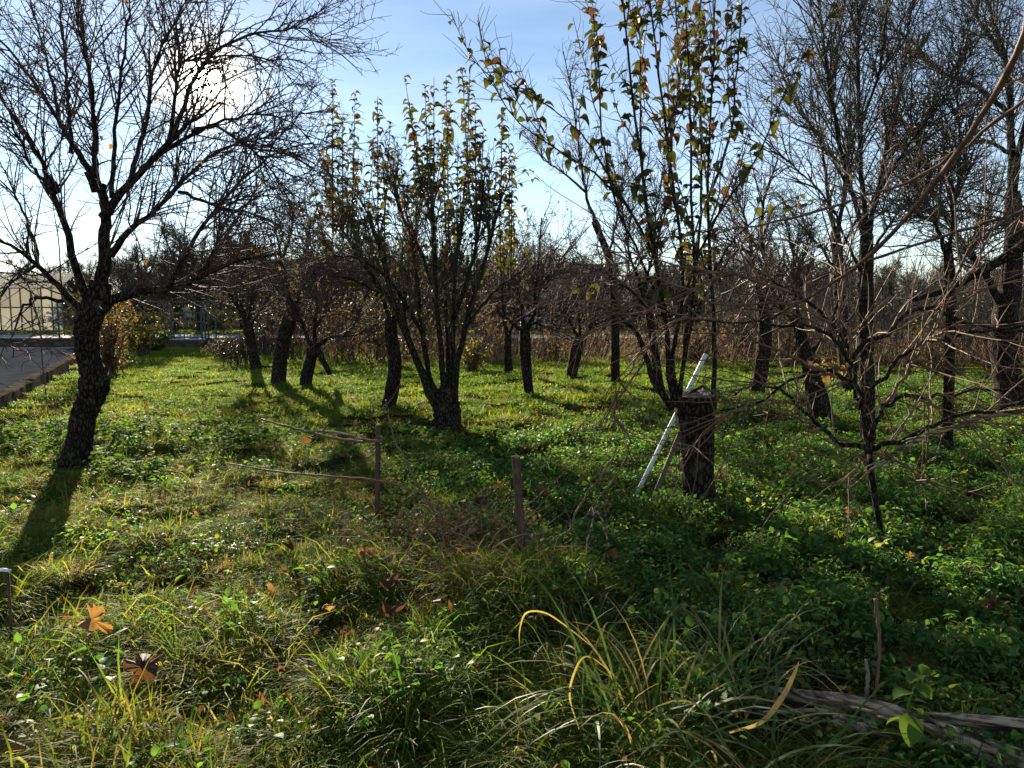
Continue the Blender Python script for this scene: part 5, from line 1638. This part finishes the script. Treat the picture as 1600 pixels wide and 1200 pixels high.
rng = R_(835)
n_ = 420
pxs = rng.normal(735, 75, n_)
pys = rng.normal(868, 30, n_)
p0 = np.array([gnd(a_, b_) for a_, b_ in zip(pxs, np.clip(pys, 790, 960))])
az = rng.uniform(0, 6.28, n_)
P = grow(p0, np.stack([np.cos(az), np.sin(az) * .6, rng.uniform(0.2, 1.6, n_)], -1), rng.uniform(0.15, 0.6, n_), 7, 0.16, -0.16, rng)
V_, Q_ = tubes(P, rng.uniform(0.0016, 0.0045, n_)[:, None] * (1.1 - 0.8 * np.linspace(0, 1, 7))[None], 4)
mb = MB()
mb.add(V_, Q_, None, np.repeat(rng.uniform(0, 1, n_), 28))
q = scatter_leaves(P, 240, rng, (0.3, 1), (0.03, 0.07), (-0.5, 1.3))
V_, Q_, tt = leaf_batch(*q, LEAF_B, rng.uniform(0, .7, 240))
mb.add(V_, Q_, None, tt)
set_props(mb.obj("dead_stalk_tangle", M['dry_stem']), "brown tangle of dead stalks in the grass between the rusty stake and the pipe", "dead stalks", None, "stuff")

# fallen vine trunk in the lower right corner
fv = empty("fallen_vine_trunk", gnd(1400, 1120), "peeling grey-brown vine trunk lying across the bottom right corner", "log")
fb = np.array(fv.location)


def lay(pts, n=60):
    P, Rr = [], []
    for (px, py, lift, r) in pts:
        d = ray(px, py)
        s = (CAM_H - lift) / -d[2]
        p = d * s + [0, 0, CAM_H]
        P.append(p)
        Rr.append(r * p[1] / F)
    return resample(P, Rr, n)


MB().tube(*lay([(1190, 1078, .05, 8), (1250, 1090, .07, 12), (1330, 1100, .09, 15), (1400, 1118, .10, 17), (1480, 1150, .10, 20), (1560, 1180, .10, 23), (1680, 1230, .10, 26)], 90), 26, True, rough=0.34, seed=12, fscale=16).obj("trunk", M['vine_bark'], fv, fb)
MB().tube(*lay([(1400, 1122, .10, 9), (1450, 1122, .12, 10), (1530, 1128, .13, 11), (1620, 1138, .13, 12), (1700, 1150, .13, 13)], 60), 20, True, rough=0.3, seed=14, fscale=16).obj("limb", M['vine_bark'], fv, fb)
MB().tube(*lay([(1340, 1108, .09, 8), (1290, 1112, .07, 6), (1230, 1113, .06, 5), (1165, 1116, .05, 3)], 40), 14, True, rough=0.25, seed=15, fscale=16).obj("limb", M['vine_bark'], fv, fb)
MB().tube(*lay([(1350, 1110, .08, 11), (1365, 1140, .06, 11), (1380, 1165, .04, 9), (1385, 1180, .02, 7)], 30), 14, True, rough=0.3, seed=16, fscale=16).obj("cut_stub", M['vine_bark'], fv, fb)
rng = R_(840)
for k in range(9):                                         # strips of peeling bark
    x0 = rng.uniform(1300, 1560)
    y0 = 1092 + (x0 - 1300) * 0.30 + rng.uniform(-8, 6)
    ln = rng.uniform(40, 90)
    MB().tube(*lay([(x0, y0, .13, 2.2), (x0 + ln * .5, y0 + ln * .16 - rng.uniform(0, 5), .15, 2.8), (x0 + ln, y0 + ln * .33 + rng.uniform(-6, 4), .13, 1.2)], 8), 5, True).obj("bark_strip", M['vine_bark'], fv, fb)
cane("dead_stick", "broken dark stick lying under the fallen vine trunk", "stick", [(1500, 1170, 2.45, 5), (1420, 1150, 2.5, 6), (1330, 1135, 2.55, 5), (1250, 1128, 2.6, 4)], 'vine_bark', 5, (0.05, 0.2), 841, foot=gnd(1560, 1185))
cane("dead_stick", "pale short stick beside the fallen vine trunk", "stick", [(1345, 1140, 2.52, 4), (1322, 1125, 2.56, 4.5), (1308, 1118, 2.6, 4)], 'old_wood', 0, seed=842, foot=gnd(1352, 1150))
cane("dry_stalk", "thin upright orange-brown stem with a ragged head above the fallen vine trunk", "stem", [(1366, 1090, 2.72, 2), (1374, 1030, 2.74, 2.4), (1372, 980, 2.76, 2.6), (1368, 936, 2.76, 3)], 'cane', 3, (0.03, 0.07), 843, foot=gnd(1363, 1108), wob=0.002)
cane("dry_stalk", "pale short broken stem standing beside the thin upright one", "stem", [(1354, 1085, 2.72, 3), (1356, 1055, 2.73, 3), (1353, 1030, 2.74, 2)], 'old_wood', 0, seed=844, foot=gnd(1354, 1108), wob=0.001)


# bramble shoot with its leaves on the fallen trunk
rng = R_(850)
P, Rr = lay([(1425, 1160, .05, 2), (1418, 1120, .20, 2), (1425, 1085, .27, 1.8), (1440, 1055, .33, 1.5)], 14)
br = empty("bramble_shoot", P[0], "bramble shoot with broad veined leaves growing over the fallen vine trunk", "plant")
MB().tube(P, Rr, 6, True).obj("stem", M['nettle'], br, P[0])
bm_ = make_mesh("leaf", *leaf_shape(6, 0.72, 0.35, 0.18, wav=0.012, rng=rng), None, M['nettle'], True, np.full(21, 0.75))
for (f, yaw, pit, s) in ((5, -1.9, 0.9, 0.115), (6, 0.3, 0.5, 0.075), (9, 3.4, 0.1, 0.09), (13, 0.6, 0.0, 0.08), (13, -2.6, 0.1, 0.085), (11, -1.2, 0.4, 0.07), (4, 2.6, 0.5, 0.08)):
    o = link("leaf", bm_, br)
    o.location = P[f] - P[0]
    o.rotation_euler = (rng.normal(0, .2), pit, yaw)
    o.scale = (s, s, s)


# two bent straw blades that stand out in front of the coarse grass
def blade(label, pts, w, tint_):
    P = np.array([at(x, y, Y_) for (x, y, Y_) in pts])
    P, _ = resample(P, np.ones(len(P)), 22)
    u = np.linspace(0, 1, 22)
    wd = w * np.clip(np.sin(math.pi * (0.12 + 0.86 * u)), 0.04, 1)
    t = norm(np.gradient(P, axis=0))
    side = norm(np.cross(t, np.array([0.2, 1.0, 0.25])))
    dep = norm(np.cross(side, t))
    V = np.concatenate([P - side * wd[:, None], P + dep * wd[:, None] * .35, P + side * wd[:, None]])
    n = 22
    Q = [(k, k + 1, n + k + 1, n + k) for k in range(n - 1)] + [(n + k, n + k + 1, 2 * n + k + 1, 2 * n + k) for k in range(n - 1)]
    o = link("bent_straw", make_mesh("bent_straw", V - P[0], Q, None, M['long_grass'], True, np.full(len(V), tint_)))
    o.location = P[0]
    set_props(o, label, "grass blade")


blade("broad orange-straw grass blade curving up beside the fallen vine trunk", [(1140, 1145, 2.42), (1190, 1128, 2.4), (1222, 1090, 2.4), (1240, 1055, 2.4), (1249, 1032, 2.4)], 0.010, 1.0)
blade("pale straw blade folded over in an arch below the rusty pipe", [(925, 1010, 3.0), (880, 975, 3.0), (850, 957, 3.0), (822, 958, 3.0), (812, 985, 3.0), (812, 1012, 3.0)], 0.0042, 0.9)
blade("straw blade bent sideways, low among the coarse green blades", [(905, 1140, 2.6), (890, 1085, 2.6), (905, 1035, 2.62), (925, 1028, 2.62), (965, 1060, 2.62)], 0.004, 0.85)


# ------------------------------------------------------------------ fallen leaves that can be picked out singly
def dry_leaf_mesh(seed, lobes):
    rng = R_(seed)
    n = 30 if lobes else 18
    V = [(0, 0, 0.05)]
    for k in range(n):
        a_ = 2 * math.pi * k / n
        if lobes:
            r = 0.30 + 0.24 * abs(math.cos(2.5 * a_)) ** 1.2 + rng.normal(0, .035) + 0.05 * math.cos(15 * a_)
            if abs(a_ - math.pi) < 0.4:
                r *= 0.6
        else:
            r = 0.30 / math.sqrt(math.cos(a_) ** 2 * 0.36 + math.sin(a_) ** 2) * (1 + rng.normal(0, .05))
        x, y = r * math.cos(a_), r * math.sin(a_)
        V.append((x, y, 0.8 * r * r * math.cos(a_ * 2 + seed) + 0.5 * rng.normal(0, .2) * r + 0.10 * math.sin(5 * x + seed)))
    mid = [((v[0]) * .55, v[1] * .55, v[2] * .55 + 0.04 + rng.normal(0, .015)) for v in V[1:]]
    V = V[:1] + mid + V[1:]
    T = [(0, 1 + k, 1 + (k + 1) % n) for k in range(n)]
    Q = [(1 + k, 1 + n + k, 1 + n + (k + 1) % n, 1 + (k + 1) % n) for k in range(n)]
    return make_mesh("fallen_leaf", np.array(V), Q, T, M['dry_leaf'], True)


dl = [dry_leaf_mesh(s, True) for s in (1, 2, 3)] + [dry_leaf_mesh(s, False) for s in (4, 5, 6)]
FL = [(225, 1080, 0, .20, "largest lobed tan leaf lying in the lower left grass"), (575, 910, 1, .13, "crumpled orange leaf in the grass below the rusty stake"),
      (690, 987, 4, .07, "small glowing orange leaf above the bottom grass clump"), (612, 991, 5, .09, "narrow orange-brown leaf left of the small glowing one"),
      (512, 971, 3, .06, "orange leaf pair-mate in the grass between lane and stake"), (103, 985, 3, .06, "red-brown leaf close to the thin iron rod"),
      (455, 890, 4, .09, "brown curled leaf in the lane below the long cane"), (608, 946, 5, .09, "rusty leaf just under the crumpled orange leaf"),
      (148, 1012, 2, .16, "brown lobed leaf half buried near the iron rod"), (912, 770, 2, .12, "pale orange leaf in front of the white pole foot"),
      (852, 796, 1, .13, "dark red leaf in the ground cover right of the pipe"), (750, 803, 3, .10, "dark brown leaf left of the pipe"),
      (1128, 776, 2, .12, "bright red-orange leaf against the stump foot"), (1326, 832, 0, .13, "tan crumpled leaf left of the vine stick"),
      (1432, 880, 1, .13, "light brown curled leaf right of the vine stick"), (1478, 872, 4, .06, "small orange leaf right of the light brown curled one"),
      (1524, 918, 0, .20, "large brown leaf with a raised edge in the right ground cover"), (1548, 965, 1, .16, "drooping brown leaf near the right edge"),
      (1238, 735, 2, .14, "red leaf on the bare patch right of the stump"), (1232, 752, 5, .08, "small red leaf under the red leaf on the bare patch"),
      (1212, 945, 3, .11, "dark shrivelled leaf in the shaded ground cover"), (1545, 842, 5, .10, "sunlit orange leaf in the bright ground cover by the right edge"),
      (1020, 778, 4, .09, "orange leaf between the white pole and the lath"), (700, 870, 5, .09, "brown leaf under the bent pinkish cane"),
      (1180, 690, 1, .14, "faded brown leaf in the clearing behind the stump"), (960, 905, 1, .12, "orange-brown leaf tuft in the grass right of the pipe")]
rng = R_(900)
for (px, py, k, s, lab) in FL:
    o = link("fallen_leaf", dl[k])
    b = gnd(px, py)
    o.location = (b[0], b[1], b[2] + (0.12 if px < 1000 else 0.10))
    o.rotation_euler = (rng.normal(0.75, .25), rng.normal(0, .25), rng.uniform(-0.8, 0.8))
    s *= 1.25 if s < 0.13 else 0.95
    o.scale = (s * rng.uniform(.8, 1.1), s * rng.uniform(.45, .85), s * rng.uniform(1.2, 2.2))
    set_props(o, lab, "leaf", "fallen leaves")
o = link("hanging_leaf", dl[3])
o.location = at(478, 687, SY + 0.02)
o.rotation_euler = (1.3, 0.4, 0.5)
o.scale = (.085, .085, .085)
set_props(o, "single yellow leaf hanging from the cane left of the rusty stake", "leaf")

# skyline wood far behind everything
rng = R_(950)
n_ = 2600
y = rng.uniform(80, 140, n_)
x = rng.uniform(-1.0, 1.0, n_) * y
P = grow(np.stack([x, y, np.zeros(n_)], -1), np.stack([rng.normal(0, .2, n_), rng.normal(0, .2, n_), np.ones(n_)], -1), rng.uniform(3.0, 7.5, n_), 5, 0.1, 0.0, rng)
Rr = 0.10 * (1.1 - np.linspace(0, 1, 5))[None] + np.zeros((n_, 1))
A, Ar = spawn(P, Rr, 9000, (0.2, 1), (25, 65), (0.8, 2.4), 3, 0.15, 0.03, 0.7, 0.05, 0.022, rng)
mb = MB()
mb.add(*tubes(P, Rr, 3))
mb.add(*tubes(A, Ar, 3))
set_props(mb.obj("far_wood", M['twig_grey']), "distant leafless wood along the skyline", "wood", None, "stuff")
